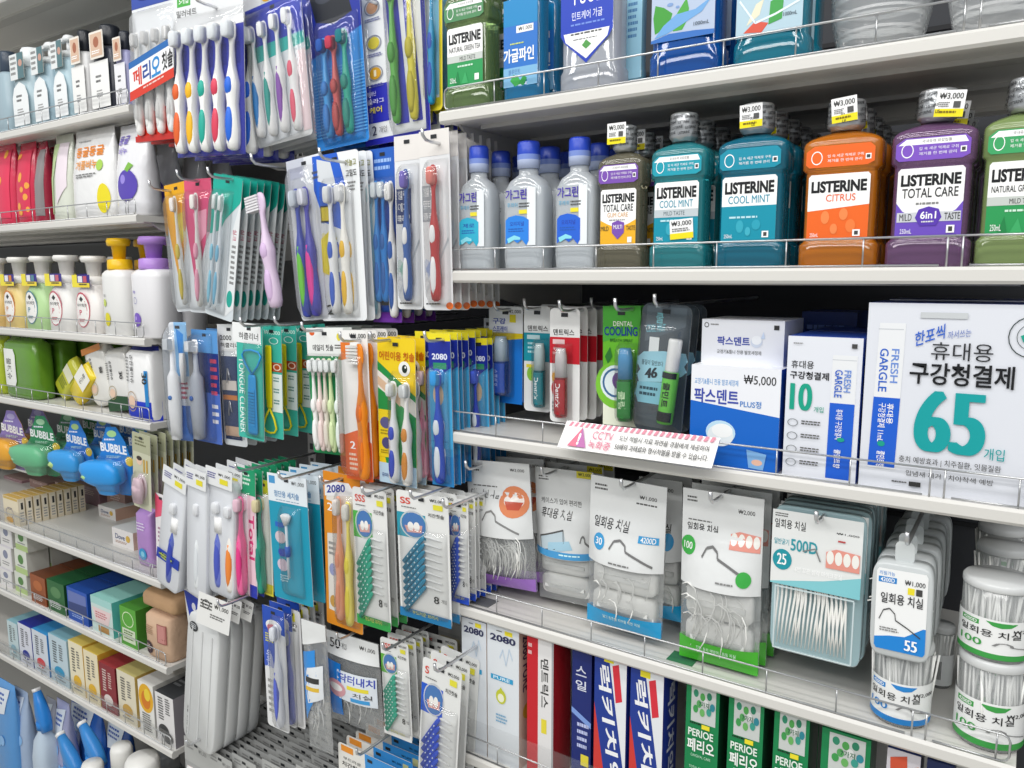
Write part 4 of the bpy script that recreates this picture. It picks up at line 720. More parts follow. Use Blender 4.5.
# top row
bpack('red-based toothbrush pack with slanted white name band and white caps', (131, -8, 178, 143), -.02, '#e9ecef', [('P', [(0, 0), (1, 0), (1, .12), (0, .12)], '#3a52a8'), ('E', .3, .04, .2, .04, '#1a2a80'), ('R', 0, .92, 1, 1, '#dd3a30'), ('P', [(0, .89), (.2, .89), (.24, .8), (.5, .8), (.55, .78), (1, .78), (1, .95), (0, .95)], '#e04434')],
    [(.16+.23*k, .04, .68, .12, '#f2f2f0', '#e6e6e4', '#f4f4f4') for k in range(4)], xb=138, bl=(.03, .97, .1, .86, .02), back=2, dy=.03, foot=(.04, '#c62f28'))
o = ROOTS['red-based toothbrush pack with slanted white name band and white caps'][0]; W, H = ROOTS['red-based toothbrush pack with slanted white name band and white caps'][1:]
mb = MB(); S0 = lambda u, v, n: ((u*.86-.3)*W, -.022-n, H*(.56-.25*v)+(u-.5)*.10*H)
put(mb, S0, [('P', [(-.05, 0), (1.05, 0), (1.05, 1), (-.05, 1)], '#f2f3f4'), ('R', -.05, 0, 1.05, .17, '#2a6ab0'), ('R', -.05, .76, 1.05, 1, '#d8402f'), ('T', '페', .04, .24, .27, .72, '#d8402f', 3), ('T', '리', .3, .24, .5, .72, '#2a4a9a', 3), ('T', '오', .52, .24, .74, .72, '#2a8ad0', 3), ('T', '칫솔', .78, .26, 1.04, .7, '#333', 2), ('M', .3, .82, .9, .9, 1, '#f4d0c8')]); part('name_band', mb, PAPER, o)
cols5 = (('#e0622a', .13), ('#f0b81e', .325), ('#1fa896', .51), ('#d8405a', .7), ('#2468d8', .89))
bpack('five-brush toothbrush pack in violet blue tray with orange yellow teal red blue grips', (173, -8, 243, 158), -.03, '#f0f1f2', [('R', 0, .26, 1, 1, '#2a34b0'), ('P', [(0, 0), (1, 0), (1, .2), (0, .24)], '#e6e8ea'), ('R', .06, .03, .26, .1, '#4fae4a'), ('T', '5개입', .09, .045, .23, .085, '#fff', 1), ('T', '밀러네트', .05, .12, .35, .16, '#444', .8), ('E', .6, .08, .07, .02, '#3a4ab0'), ('E', .85, .04, .06, .02, '#f0b81e')]+[('R', u-.05, .36, u+.06, .48, '#1c2490') for _, u in cols5],
    [(u, .02, .74, .135, wht, c, '#e9eef2') for c, u in cols5], xb=178, bl=(.0, 1, .0, .84, .014), back=3, dy=.032, hk=(205, 4, -.05, 'grey wire hook holding the five-brush toothbrush packs'), group='five-brush toothbrush packs', short='violet blue five-brush toothbrush pack')
bpack('four-brush toothbrush pack with blue teal purple pink grips and white foot', (245, 12, 300, 149), -.0, '#eceef0', [('P', [(0, 0), (1, 0), (1, .34), (0, .4)], '#3a48b8'), ('R', 0, .28, 1, .42, '#2fb0a8'), ('P', [(0, .4), (1, .36), (1, .95), (.06, 1)], '#d9dde2'), ('R', .86, .4, 1, .96, '#e8d4d8')],
    [(.16, .06, .8, .13, '#f4f4f4', '#2f86d0', '#eef0f2', 'long'), (.38, .05, .82, .13, '#f4f4f4', '#1f9a90', '#eef0f2', 'long'), (.6, .05, .84, .13, '#f4f4f4', '#8a50b0', '#eef0f2', 'long'), (.82, .04, .86, .13, '#f4f4f4', '#e8627a', '#eef0f2', '')], xb=258, bl=(0, 1, .0, .97, .016), back=4, dy=.022, group='four-brush toothbrush packs', short='four-brush toothbrush pack')
bpack('bright blue three-brush card with black header and blue red teal brushes', (306, -6, 358, 152), .02, '#2a86d8', [('P', [(0, 0), (1, 0), (1, .3), (0, .42)], '#1d2f9a'), ('P', [(.05, .02), (.75, .02), (.85, .2), (.5, .24), (.15, .2)], '#20242c'), ('E', .35, .06, .18, .04, '#3a3f4a'), ('E', .62, .07, .1, .03, '#d0d8d8')]+[('R', 0, .5+.02*k, 1, .508+.02*k, '#5aa6e4') for k in range(22)],
    [(.34, .06, .62, .17, '#3a9ae0', '#2a7ac8', '#2a5ab0', 'slim'), (.52, .06, .62, .17, '#d05a5a', '#b84848', '#c8405a', 'slim'), (.72, .06, .64, .17, '#22a890', '#1c8a7c', '#1f7f88', 'slim')], xb=318, bl=(.15, .95, .02, .8, .016), back=2, dy=.03)
bpack('violet white two-brush card with green and yellow brushes and round pictures', (357, -10, 423, 147), .04, '#eceef0', [('R', .0, 0, .06, 1, '#2c30b0'), ('R', .94, 0, 1, 1, '#2c30b0'), ('P', [(.0, .62), (.42, .62), (.42, .86), (0, .86)], '#2c30b0'), ('P', [(.42, .0), (.6, 0), (.7, .9), (.5, .9)], '#3a3fb8'), ('P', [(.68, .0), (.8, 0), (.9, .9), (.75, .9)], '#3a3fb8'), ('R', 0, .96, 1, 1, '#2c30b0')]
    +[x for y, c in ((.14, '#c89a7a'), (.36, '#d8c84a'), (.55, '#e0a830')) for x in (('G', .22, y, .12, .05, '#8a8fa0', .12), ('E', .22, y, .09, .038, c), ('M', .1, y+.065, .36, y+.09, 2, '#6a70a8'))]+[('T', '1', .2, .53, .24, .57, '#fff4d0', 1.5), ('T', '뛰어난', .08, .66, .22, .69, '#e8e8ff', 1), ('T', '플라그', .08, .71, .34, .74, '#e8e8ff', 1), ('T', '케어', .1, .76, .3, .8, '#e8d84a', 1.5), ('T', '2', .13, .88, .2, .94, '#2a2c50', 1), ('T', '개입', .24, .89, .36, .93, '#777')],
    [(.56, .1, .88, .15, '#5fb04a', '#4c9a3a', '#e8f0e0', 'slim'), (.82, .1, .88, .15, '#d8cc3a', '#c0b428', '#f0f0d0', 'slim')], xb=366, bl=(.44, .98, .03, .98, .018), back=3, dy=.03, hk=(372, 2, .03, 'grey wire hook holding the violet two-brush cards'))
bpack('narrow yellow-edged card with a blue and white toothbrush beside green mouthwash', (425, -20, 442, 112), .05, '#f0de2e', [('R', .06, 0, .82, .9, '#e8f0f4'), ('R', .35, 0, .8, .88, '#8fd0e8')], [(.55, .04, .96, .42, '#1f9ad0', '#2a52c0', '#e8f4f8', '')], bl=(.1, .9, .04, 1, .014), back=1, dy=.02, xb=426)
# second row
for lab, q, xb, c1, c2, ct, dp in (('yellow-topped clear toothbrush sleeve nearest the hand soap bottles', (164, 186, 187, 312), 177, '#f0b01c', '#e8a418', '#d8c24a', 0), ('pink-topped clear toothbrush sleeve between yellow and teal ones', (184, 180, 211, 312), 190, '#e0587c', '#d04a78', '#e8a0b8', -.01)):
    bpack(lab, q, dp, '#dfe4e8', [('P', [(0, 0), (1, 0), (1, .16), (0, .16)], c1), ('P', [(0, .14), (1, .14), (1, .34), (.75, .45), (.4, .7), (.25, .75), (0, .3)], c2), ('P', [(.3, .25), (.8, .22), (.75, .4), (.4, .5)], ct), ('R', .4, .82, .9, .825, '#aaa')], [(.55, .05, .85, .2, '#e6e6e2', ct, '#f4f0ec', 'slim')], xb=xb, bl=(.02, .98, .02, .92, .014), back=0, cardmat=PAPER)
bpack('teal-topped clear toothbrush sleeve, front one of the teal row', (214, 173, 243, 313), -.02, '#d5dde2', [('P', [(0, 0), (1, 0), (1, .16), (.5, .3), (.35, .38), (0, .42)], '#1fae9c'), ('P', [(1, .14), (1, .9), (.7, .98), (.75, .4)], '#e6eaec'), ('D', '실크', .8, .35, .93, .43, '#c04a6a', 1), ('M', .8, .46, .95, .75, 8, '#888'), ('E', .84, .84, .1, .06, '#2aa898')],
    [(.28, .06, .82, .14, '#dfe9f0', '#8fd0e8', '#eef6f6', 'slim'), (.48, .06, .82, .14, '#e2eaf0', '#7fc0e0', '#eef6f6', 'slim')], xb=205, bl=(.03, .72, .03, .9, .014), back=7, dy=.0135, hk=(219, 178, -.045, 'grey wire hook holding the teal-topped toothbrush sleeves'), group='teal-topped clear toothbrush sleeves', short='teal-topped clear toothbrush sleeve')
hook(188, 180, -.03, 'grey wire hook holding the pink-topped sleeve'); hook(160, 190, -.02, 'grey wire hook holding the yellow-topped sleeve')
o, W, H = hung('loose_toothbrush', 'pale lilac toothbrush hanging loose from a hook among teal-topped sleeves', 'toothbrush', (251, 195, 268, 310), -.02, 0, 268)
a, g, b = brush_meshes(H, W*.6, '#d9c4dc', '#d0b4d8', '#f0eef2', 'side'); p_ = part('handle', a, None, o, loc=(0, 0, 0)); part('grip', g, None, p_); part('bristles', b, None, o, loc=(0, 0, 0))
hook(262, 165, -.03, 'grey wire hook with the loose lilac toothbrush')
bpack('clear twin toothbrush blister with lime green and magenta handles', (286, 162, 321, 321), .0, '#e6e9ee', [('P', [(0, 0), (.5, 0), (.5, .3), (0, .3)], '#c8ccd8'), ('M', .7, .1, .9, .16, 2, '#555'), ('R', .08, .05, .45, .12, '#b0b4c8')], [(.3, .02, .8, .24, '#3f4fb0', '#6fd03a', '#dfe8f4', 'long'), (.55, .02, .8, .24, '#4a48a8', '#e0389a', '#e6e8f4', 'long')], xb=302, bl=(.05, .78, .01, .95, .018), back=1, dy=.015)
bpack('clear twin toothbrush card with blue yellow burst, blue and amber brushes', (312, 157, 358, 321), -.0, '#eef1f3', [('P', [(0, .0), (.55, 0), (.7, .2), (.55, .45), (.2, .4), (0, .2)], '#2a62d0'), ('P', [(.1, .02), (.4, .05), (.5, .2), (.1, .15)], '#d8dce0'), ('R', .12, .3, .4, .4, '#222'), ('R', .15, .31, .37, .39, '#e8d02a'), ('P', [(.1, .5), (.3, .45), (.45, .5), (.25, .72), (.1, .7)], '#f0dc30'), ('T', '가늘고', .72, .05, .95, .09, '#8a8a3a', 1), ('T', '고밀도', .72, .11, .95, .15, '#222', 1), ('M', .74, .18, .94, .24, 3, '#888'), ('T', '2', .15, .9, .3, .96, '#222', 1)],
    [(.42, .04, .78, .17, '#f2f4f6', '#3a62c8', '#f4f6f8', ''), (.68, .04, .78, .17, '#f4f2ea', '#e8b82e', '#f4f6f8', '')], xb=322, bl=(.22, .86, .02, .86, .018), back=5, dy=.013, hk=(330, 160, -.03, 'grey wire hook holding the blue and amber toothbrush cards'), group='blue and amber twin toothbrush cards', short='blue and amber twin toothbrush card')
bpack('blue five-brush fan pack with a small tooth picture card and violet foot', (368, 150, 397, 322), .03, '#1c4aa8', [('R', 0, 0, 1, .24, '#2a62c0'), ('M', .2, .06, .8, .14, 2, '#9fc0f0'), ('R', .3, .58, .95, .9, '#2a2c34'), ('R', .32, .58, .93, .68, '#a03a8a'), ('P', [(.4, .68), (.85, .68), (.8, .78), (.45, .78)], '#f0e2d8'), ('R', .4, .78, .9, .9, '#282a30'), ('R', .48, .8, .82, .87, '#e0c82a'), ('R', 0, .94, 1, 1, '#7a3ab0')],
    [(.12, .04, .76, .26, '#9fd4e0', '#8ac8d8', '#cfeef4', ''), (.35, .12, .7, .24, '#2f86d0', '#1c62b0', '#e6eef2', ''), (.58, .12, .7, .24, '#1f7ac8', '#1c5aa0', '#e6eef2', ''), (.85, .03, .78, .26, '#f0f0f0', '#2a62b8', '#f4f4f2', '')], xb=374, bl=(.04, .98, .05, .84, .02), back=3, dy=.025)
for lab, q, xb, bc, gc, brc, Y, t1, t2, sh, n in (('white card with a single blue toothbrush and violet bristles', (394, 137, 420, 309), 398, '#3a62a8', '#f0f0f0', '#7a6ac8', .02, '이지', '#24356f', 'blue single toothbrush card', 1), ('clear white card with a single red toothbrush, touching the mouthwash shelf', (419, 132, 449, 310), 424, '#b83a3a', '#f2f2f2', '#f08a80', .0, '덴티스', '#aaaeb4', 'red single toothbrush card', 6)):
    bpack(lab, q, Y, '#e9ebed', [('R', 0, 0, 1, .14, '#e8e4e0'), ('R', .05, .3, .62, .5, t2), ('T', '힐링', .1, .31, .5, .36, '#fff', 1), ('T', t1, .1, .38, .5, .43, '#fff', 1), ('T', '클리너', .1, .45, .55, .49, '#fff', 1), ('L', [(.1, .9), (.9, .6)], .01, '#bfc6cc'), ('P', [(.12, .76), (.5, .66), (.55, .7), (.2, .82)], '#8fc0b0' if n == 1 else '#9fb0d8'), ('M', .1, .96, .6, .975, 1, '#333'), ('E', .5, .96, .0001, .0001, '#fff')]+([('E', .9, .975, .12, .02, '#e8702a')] if n > 1 else []),
        [(.55, .05, .76, .3, bc, gc, brc, '')], xb=xb, bl=(.25, .95, .02, .84, .018), back=n, dy=.018, group=sh+'s', short=sh)
hook(432, 142, -.015, 'grey wire hook holding the red single toothbrush cards')
# third row
o, W, H = hung('electric_toothbrush_pack', 'white electric toothbrush blister seen edge-on in front of the wet wipes', 'toothbrush', (168, 322, 186, 440), -.04, 15, 176)
backing(o, W, H, '#e6ecf4', [('R', .3, 0, 1, .45, '#8fc0ea'), ('P', [(.4, .05), (.8, .1), (.7, .3), (.5, .3)], '#3a8ad8'), ('R', .3, .7, 1, 1, '#4a78c8'), ('M', .5, .5, .9, .66, 4, '#c86a7a')])
def ebrush(o, x, z, L, r, body, ring_):
    e = MB().loft([(0, r*.5, r*.5, 2), (.01*L, r*.8, r*.8, 2), (.3*L, r, r, 2), (.62*L, r*.85, r*.85, 2), (.66*L, r*.55, r*.55, 2), (.68*L, r*.4, r*.4, 2), (.86*L, r*.25, r*.25, 2)], body, 16); b_ = part('electric_handle', e, PLASTIC, o, loc=(x, -r-.001, z))
    part('brush_head', MB().loft([(.86*L, r*.3, r*.3, 2), (.88*L, r*.55, r*.3, 2), (.97*L, r*.6, r*.3, 2), (L, r*.35, r*.25, 2)], '#eef0f2', 14), PLASTIC, b_)
    part('bristles', MB().box(-r*.45, r*.45, -r*1.3, -r*.2, .885*L, .985*L, '#dfe4ea'), BRISTLE, b_)
    part('power_button', MB().loft([(-r*.04, r*.35, r*.35, 2), (r*.1, r*.32, r*.32, 2)], ring_, 16, axis='y'), RUBBER, b_, loc=(0, -r*.96, .42*L))
ebrush(o, -.12*W, .02*H, .86*H, .011, '#eceef2', '#3a78c8'); part('spare_head', MB().loft([(0, .004, .004, 2), (.03, .006, .005, 2), (.05, .005, .004, 2)], '#f4f5f6', 12), PLASTIC, o, loc=(.3*W, -.006, .5*H))
part('blister', bubble(-W*.5, W*.5, 0, .98*H, .028, p=6), BLISTER, o)
o, W, H = hung('electric_toothbrush_pack', 'grey electric toothbrush in a blue card beside the metal tongue scraper', 'toothbrush', (191, 329, 217, 440), -.01, 0, 197)
backing(o, W, H, '#16307f', [('R', 0, 0, 1, .2, '#5a9ad8'), ('R', 0, .55, 1, 1, '#4a6cc0'), ('M', .68, .25, .95, .6, 5, '#d0506a'), ('M', .68, .65, .95, .85, 3, '#e8e8ee')])
ebrush(o, -.1*W, .04*H, .88*H, .0125, '#aab0bc', '#3a6ac0'); part('blister', bubble(-W*.42, W*.3, .02*H, .97*H, .03, p=6), BLISTER, o)
row_back(o, 2, .03, 'grey electric toothbrush in a blue card', 'grey electric toothbrush packs')
def scraper(o, x, z, L, w_, col, flip):
    g = MB(); 
    g.loft([(.28*L, w_*.13, .0013, 3), (.3*L, w_*.2, .0016, 3), (.97*L, w_*.24, .0016, 3), (L, w_*.18, .0012, 3)] if flip else [(0, w_*.2, .0012, 3), (.03*L, w_*.26, .0016, 3), (.66*L, w_*.2, .0016, 3), (.7*L, w_*.16, .0014, 3)], col, 14)
    cz = .14*L if flip else .84*L; s = -1 if flip else 1
    pts = [(0, 0, cz-s*.14*L), (w_*.34, 0, cz-s*.02*L), (w_*.5, 0, cz+s*.08*L), (w_*.36, 0, cz+s*.13*L), (0, 0, cz+s*.145*L), (-w_*.36, 0, cz+s*.13*L), (-w_*.5, 0, cz+s*.08*L), (-w_*.34, 0, cz-s*.02*L), (0, 0, cz-s*.14*L)]
    g.tube(pts, .0017, col, 6); p0 = part('tongue_scraper', g, PLASTIC, o, loc=(x, -.004, z))
    rb = MB()
    for k in range(12):
        zz = (.38 if flip else .1)*L+k*.035*L; rb.box(-w_*.17, w_*.17, -.0022, -.0015, zz, zz+.006, col)
    part('ridges', rb, PLASTIC, p0)
o, W, H = hung('tongue_cleaner_pack', 'navy card with metal pick tools under a white header, by the blue scraper', 'tongue cleaner', (217, 324, 240, 444), -.0, 0, 225)
backing(o, W, H, '#d9dde0', [('R', 0, 0, 1, .22, '#eef0f0'), ('T', '2000', .1, .09, .6, .13, '#222', 1.2), ('T', '혀클리너', .1, .15, .9, .19, '#222', 1.2), ('R', .08, .26, .8, .95, '#2a3a62'), ('R', .08, .46, .7, .54, '#d8cfc8'), ('R', .08, .58, .7, .62, '#c87a3a'), ('R', .1, .84, .7, .92, '#c8a890')])
for z in (.35, .62): part('metal_pick', MB().tube([(-.004, -.003, 0), (0, -.003, .024), (.005, -.003, .006)], .0011, '#e8eaee', 6), METAL, o, loc=(-.1*W, 0, z*H-.02))
part('clear_tube', bubble(-.3*W, .4*W, .06*H, .8*H, .012), BLISTER, o); row_back(o, 3, .02, 'navy card with metal pick tools', 'navy metal pick tool cards')
o, W, H = hung('tongue_cleaner_pack', 'teal card with a sky-blue looped tongue scraper and vertical lettering', 'tongue cleaner', (236, 322, 262, 436), -.02, 0, 239)
backing(o, W, H, '#3fb8a6', [('R', -.15, 0, .95, .17, '#eff1f1'), ('T', '혀클리너', .1, .08, .85, .14, '#333', 1.2), ('D', 'TONGUE CLEANER', .08, .3, .3, .96, '#e8f8f4', .8)], r=.003)
scraper(o, .15*W, .05*H, .74*H, W*.72, '#1b9ae0', False); part('blister', bubble(-.2*W, .5*W, .02*H, .84*H, .008), BLISTER, o)
hook(251, 326, -.04, 'grey wire hook holding the sky-blue tongue scraper card')
o, W, H = hung('tongue_cleaner_pack', 'teal card with a yellow looped tongue scraper, front one', 'tongue cleaner', (262, 325, 281, 436), .0, 0, 265)
backing(o, W, H, '#3fb8a6', [('T', '₩1,000', .1, .04, .95, .08, '#e8fff8', 1), ('G', .6, .13, .25, .03, '#d8f4ee', .2), ('R', .45, .32, 1, .4, '#b8502a'), ('G', .75, .36, .2, .03, '#f0d8c8', .3), ('R', .45, .42, 1, .76, '#e6efee')]+[('M', .55, .45+.1*k, .9, .5+.1*k, 2, '#5a8a88') for k in range(3)], r=.002)
scraper(o, -.1*W, .05*H, .78*H, W*.7, '#e8d81c', True)
row_back(o, 3, .03, 'teal card with a yellow looped tongue scraper', 'yellow tongue scraper cards'); hook(285, 325, -.02, 'grey wire hook holding the yellow tongue scraper cards')
bpack('green five-brush card with a white header and pastel slim brushes', (306, 328, 343, 452), -.01, '#128a4e', [('R', 0, 0, 1, .22, '#f1f2f0'), ('E', .16, .04, .07, .02, '#e0622a'), ('T', '데일리 칫솔', .16, .13, .72, .18, '#222', 1.6), ('M', .76, .13, .94, .17, 2, '#555'), ('E', .88, .07, .06, .03, '#e8dc40')],
    [(u, .03, .74, .17, c, c, '#eef2f2', 'slim') for u, c in ((.22, '#eff0ee'), (.38, '#ecd8d4'), (.53, '#dcd4c8'), (.68, '#d4e4b0'), (.86, '#e6f0ea'))], xb=314, bl=(.02, .98, .62, .8, .014), back=5, dy=.02, r=.004, hk=(312, 331, -.03, 'grey wire hook holding the green five-brush cards'), group='green five-brush cards', short='green five-brush card')
o, W, H = bpack('orange card with a single orange toothbrush and square orange stand', (340, 330, 367, 478), -.02, '#f2f1ee', [('P', [(0, .7), (.5, .66), (1, .74), (1, 1), (0, 1)], '#e8662a'), ('P', [(0, .08), (.35, .08), (.35, .18), (0, .2)], '#e87a2a'), ('T', '₩1,000', .35, .02, .95, .055, '#222', 1.5), ('T', '2', .2, .74, .4, .79, '#fff', 1.5), ('M', .15, .82, .5, .95, 4, '#f8d8c0'), ('R', .6, .6, .95, 1, '#e0581c')],
    [(.82, .02, .9, .34, '#f08a1c', '#e87410', '#f6f4f0', 'side')], xb=347, back=3, dy=.02, hk=(350, 341, -.04, 'grey wire hook holding the orange toothbrush cards'), group='orange toothbrush cards', short='orange toothbrush card')
part('brush_stand', MB().loft([(-.03, W*.24, .0145, 5), (-.027, W*.27, .0165, 5), (-.006, W*.27, .0165, 5), (-.003, W*.25, .015, 5)], '#ee7c16', 20, axis='y'), PLASTIC, o, loc=(-.2*W, .0, .52*H))
part('blister', bubble(-.48*W, .46*W, .02*H, .86*H, .02), BLISTER, o)
bpack('yellow green children toothbrush card with a round eye and two brushes', (377, 337, 415, 481), -.01, '#f0cf1e', [('P', [(0, .16), (1, .38), (1, 1), (.3, 1), (0, .6)], '#1f8f46'), ('P', [(0, .22), (1, .42), (1, .52), (0, .34)], '#e8e4dc'), ('P', [(0, .26), (.6, .38), (.6, .46), (0, .32)], '#d8b89a'), ('R', 0, .49, .38, .82, '#ead027'), ('R', 0, .86, 1, 1, '#bcd8ec'), ('T', '어린이용 칫솔', .05, .09, .98, .15, '#c86a10', 2), ('E', .72, .2, .15, .05, '#f4f4f0'), ('E', .73, .2, .07, .028, '#1c2a20'), ('E', .75, .19, .02, .008, '#fff'),
    ('E', .2, .58, .15, .04, '#5a5a8a'), ('M', .06, .63, .34, .67, 2, '#a08a20'), ('E', .22, .72, .13, .04, '#4a4a7a'), ('M', .06, .77, .34, .8, 2, '#a08a20'), ('T', '유아용', .08, .93, .32, .96, '#2a4a8a', 1)], [(.5, .02, .7, .24, '#eef0f4', '#2a48c8', '#e8ecec', ''), (.84, .02, .7, .24, '#f4f2ee', '#d88a2a', '#e8ecec', '')], xb=380, bl=(.4, .99, .01, .78, .018), back=2, dy=.02, r=.003)
hook(380, 341, -.03, 'grey wire hook holding the yellow green children cards')
KID = lambda base, dk: [('R', 0, 0, 1, .06, '#f0e02a'), ('P', [(0, .05), (1, .05), (1, .22), (.5, .27), (0, .22)], '#20309a'), ('T', '2080', .15, .13, .85, .17, '#e8ecf8', 2.2), ('R', .2, .19, .8, .23, '#2f9a6a'), ('P', [(0, .24), (.5, .28), (1, .24), (1, .75), (0, .75)], base), ('E', .4, .4, .24, .07, '#e8c8a0'), ('M', .1, .7, .8, .72, 1, dk), ('R', 0, .8, 1, 1, dk)]
bpack('pink children toothbrush card half behind the blue one', (415, 331, 432, 478), .02, '#f0b8c4', KID('#f0b0bc', '#e890a8'), [(.6, .02, .74, .5, '#f0a8bc', '#e88aa8', '#f4d8de', '')], xb=418, bl=(.1, .9, .02, .8, .014), r=.003, back=2, dy=.03)
bpack('blue children toothbrush card with a navy cap shape, front of a long row', (428, 333, 450, 484), .0, '#3a9ad0', KID('#4aaee0', '#2a86c8'), [(.5, .02, .76, .42, '#1c4ac0', '#e8f0f8', '#3aa0e8', '')], xb=433, bl=(.1, .9, .02, .8, .016), r=.003, back=9, dy=.0135, hk=(434, 341, -.02, 'grey wire hook holding the blue children toothbrush cards'), group='blue children toothbrush cards', short='blue children toothbrush card')
bpack('blue children toothbrush card hanging behind the empty shelf corner', (470, 338, 487, 470), .06, '#3a9ad0', KID('#4aaee0', '#2a86c8'), [(.4, .02, .76, .42, '#1c3ab0', '#e8f0f8', '#4a6ae8', '')], xb=474, bl=(.1, .9, .02, .8, .016), r=.003, back=3, dy=.014, group='rear blue children toothbrush cards', short='rear blue children toothbrush card')
# fourth row
def travel(label, q, Y, xb, brushc, back=0, band=None, tag=True, dy=.02, cap=None, two=None, short=None, mt=None):
    o, W, H = hung('travel_toothbrush_case', label, 'toothbrush case', q, Y, 0, xb)
    mb = MB().loft([(-.009, W*.45, H*.445, 9), (-.008, W*.48, H*.455, 9), (.007, W*.48, H*.455, 9), (.008, W*.46, H*.45, 9)], '#f0f3f8', 36, axis='y'); mb.v = [(x, y, z+H*.455) for x, y, z in mb.v]; part('case_shell', mb, mt or FROST, o)
    hd = MB().prism(rrect(-W*.48, H*.86, W*.5, H, .002), -.0115, -.011, '#e8eaeb'); put(hd, flat(W, H, -.0115), [('T', '₩1,000', .5, .03, .94, .055, '#333', 1.2), ('R', .55, .07, .85, .11, '#e8dc30'), ('M', .1, .04, .42, .09, 3, '#5a5a9a')]); part('header_card', hd, PAPER, o)
    for u, c, g in brushc: add_brush(o, (u-.5)*W, .05*H, .7*H, .3*W, c, g, '#eef0f4', 'long', y=-.002)
    if cap: part('brush_cover', MB().loft([(.5*H, W*.13, .006, 3), (.62*H, W*.13, .006, 3)], '#f4f4f4', 14), PLASTIC, o, loc=(cap*W, -.006, 0))
    if band:
        b = MB(); b.box(-W*.47, W*.47, -.0105, -.0095, H*.22, H*.3, '#1c3aa8'); put(b, lambda u, v, n: ((u-.5)*W*.94, -.0105-n, H*(.3-.08*v)), [('E', .4, .5, .3, .3, '#b8c83a'), ('M', .12, .25, .8, .8, 2, '#20306a')]); part('printed_band', b, PAPER, o)
    if back: row_back(o, back, dy, short or label.split(',')[0], (short or label)+' row')
travel('clear travel case with a violet blue toothbrush and a navy name band', (169, 462, 193, 578), -.03, 159, [(.55, '#5a6ab8', '#3a4ab0')], 2, band='Crystal', cap=.12, short='navy-banded clear travel case')
travel('clear travel case with grey printing, empty of colour, beside the navy band', (191, 464, 212, 590), -.035, 190, [(.5, '#e8ecee', '#dfe4e8')], 1, short='colourless clear travel case')
travel('clear travel case holding a blue and an orange brush', (211, 463, 238, 588), -.03, 212, [(.38, '#6a78c8', '#4a5ac0'), (.82, '#f0ece6', '#f08a3a')], 3, cap=-.08, short='blue and orange clear travel case')
for z in (0,): pass
bpack('slim green-topped card with a hot pink toothbrush', (237, 466, 255, 592), -.02, '#e8e6ea', [('R', 0, 0, 1, .2, '#23a070'), ('M', .2, .04, .8, .14, 3, '#dff4e8'), ('R', .55, .2, .95, 1, '#f2d0dc'), ('D', 'Total', .6, .35, .9, .7, '#d83a7a', 2), ('R', .6, .9, 1, 1, '#2a3ab0')], [(.35, .01, .78, .4, '#f06aa0', '#e83a88', '#f0c8d8', 'long')], xb=240, back=6, dy=.014, bl=(.05, .7, .0, .82, .012), hk=(246, 470, -.04, 'grey wire hook holding the green-topped pink toothbrush cards'), group='slim green-topped pink toothbrush cards', short='slim green-topped pink toothbrush card')
bpack('slim yellow-topped card with a sea green toothbrush', (256, 478, 270, 592), -.005, '#eae8e0', [('R', 0, 0, 1, .12, '#b8b82a'), ('R', 0, .9, 1, 1, '#e8dc40')], [(.4, .02, .84, .5, '#2a9a80', '#1f8a78', '#e8dcb0', 'long')], xb=260, back=7, dy=.014, bl=(.05, .9, .02, .9, .012), group='slim yellow-topped toothbrush cards', short='slim yellow-topped toothbrush card')
o, W, H = hung('interdental_brush_pack', 'turquoise tall card with one bent white-headed brush, front one', 'interdental brush', (267, 472, 306, 596), -.03, 0, 275)
backing(o, W, H, '#1c9ab8', [('R', 0, 0, 1, .22, '#e6eef4'), ('R', .04, .02, .2, .08, '#4a9ad0'), ('T', '₩1,000', .62, .04, .94, .075, '#222', 1.3), ('T', '첨단용 세치솔', .16, .13, .8, .18, '#4a86b8', 1), ('M', .2, .2, .8, .21, 1, '#7a9ab8'), ('R', .14, .38, .36, .42, '#2a6ac8'), ('E', .26, .5, .14, .05, '#d8c8d0'), ('E', .28, .62, .1, .035, '#2a4ab8'), ('E', .28, .72, .14, .05, '#d8c8d8'), ('M', .2, .8, .45, .86, 3, '#bfe4ee')], r=.003)
part('brush_tuft', MB().loft([(0, .0035, .004, 2), (.014, .011, .005, 2.5), (.017, .006, .004, 2.5)], '#f2f4f6', 14), BRISTLE, o, loc=(.0, -.006, .62*H)); part('brush_neck', MB().tube([(0, 0, .2*H), (0, 0, .4*H), (0, 0, .64*H)], .0022, '#dfeaf2', 8), PLASTIC, o, loc=(0, -.006, 0)); part('grip', MB().tube([(0, 0, .37*H), (0, 0, .45*H)], .0042, '#1f62c8', 8), RUBBER, o, loc=(0, -.006, 0))
part('blister', bubble(-.18*W, .32*W, .05*H, .76*H, .014), BLISTER, o)
row_back(o, 4, .022, 'turquoise tall card with one bent white-headed brush', 'turquoise tall brush cards'); hook(289, 478, -.05, 'grey wire hook holding the turquoise brush cards')
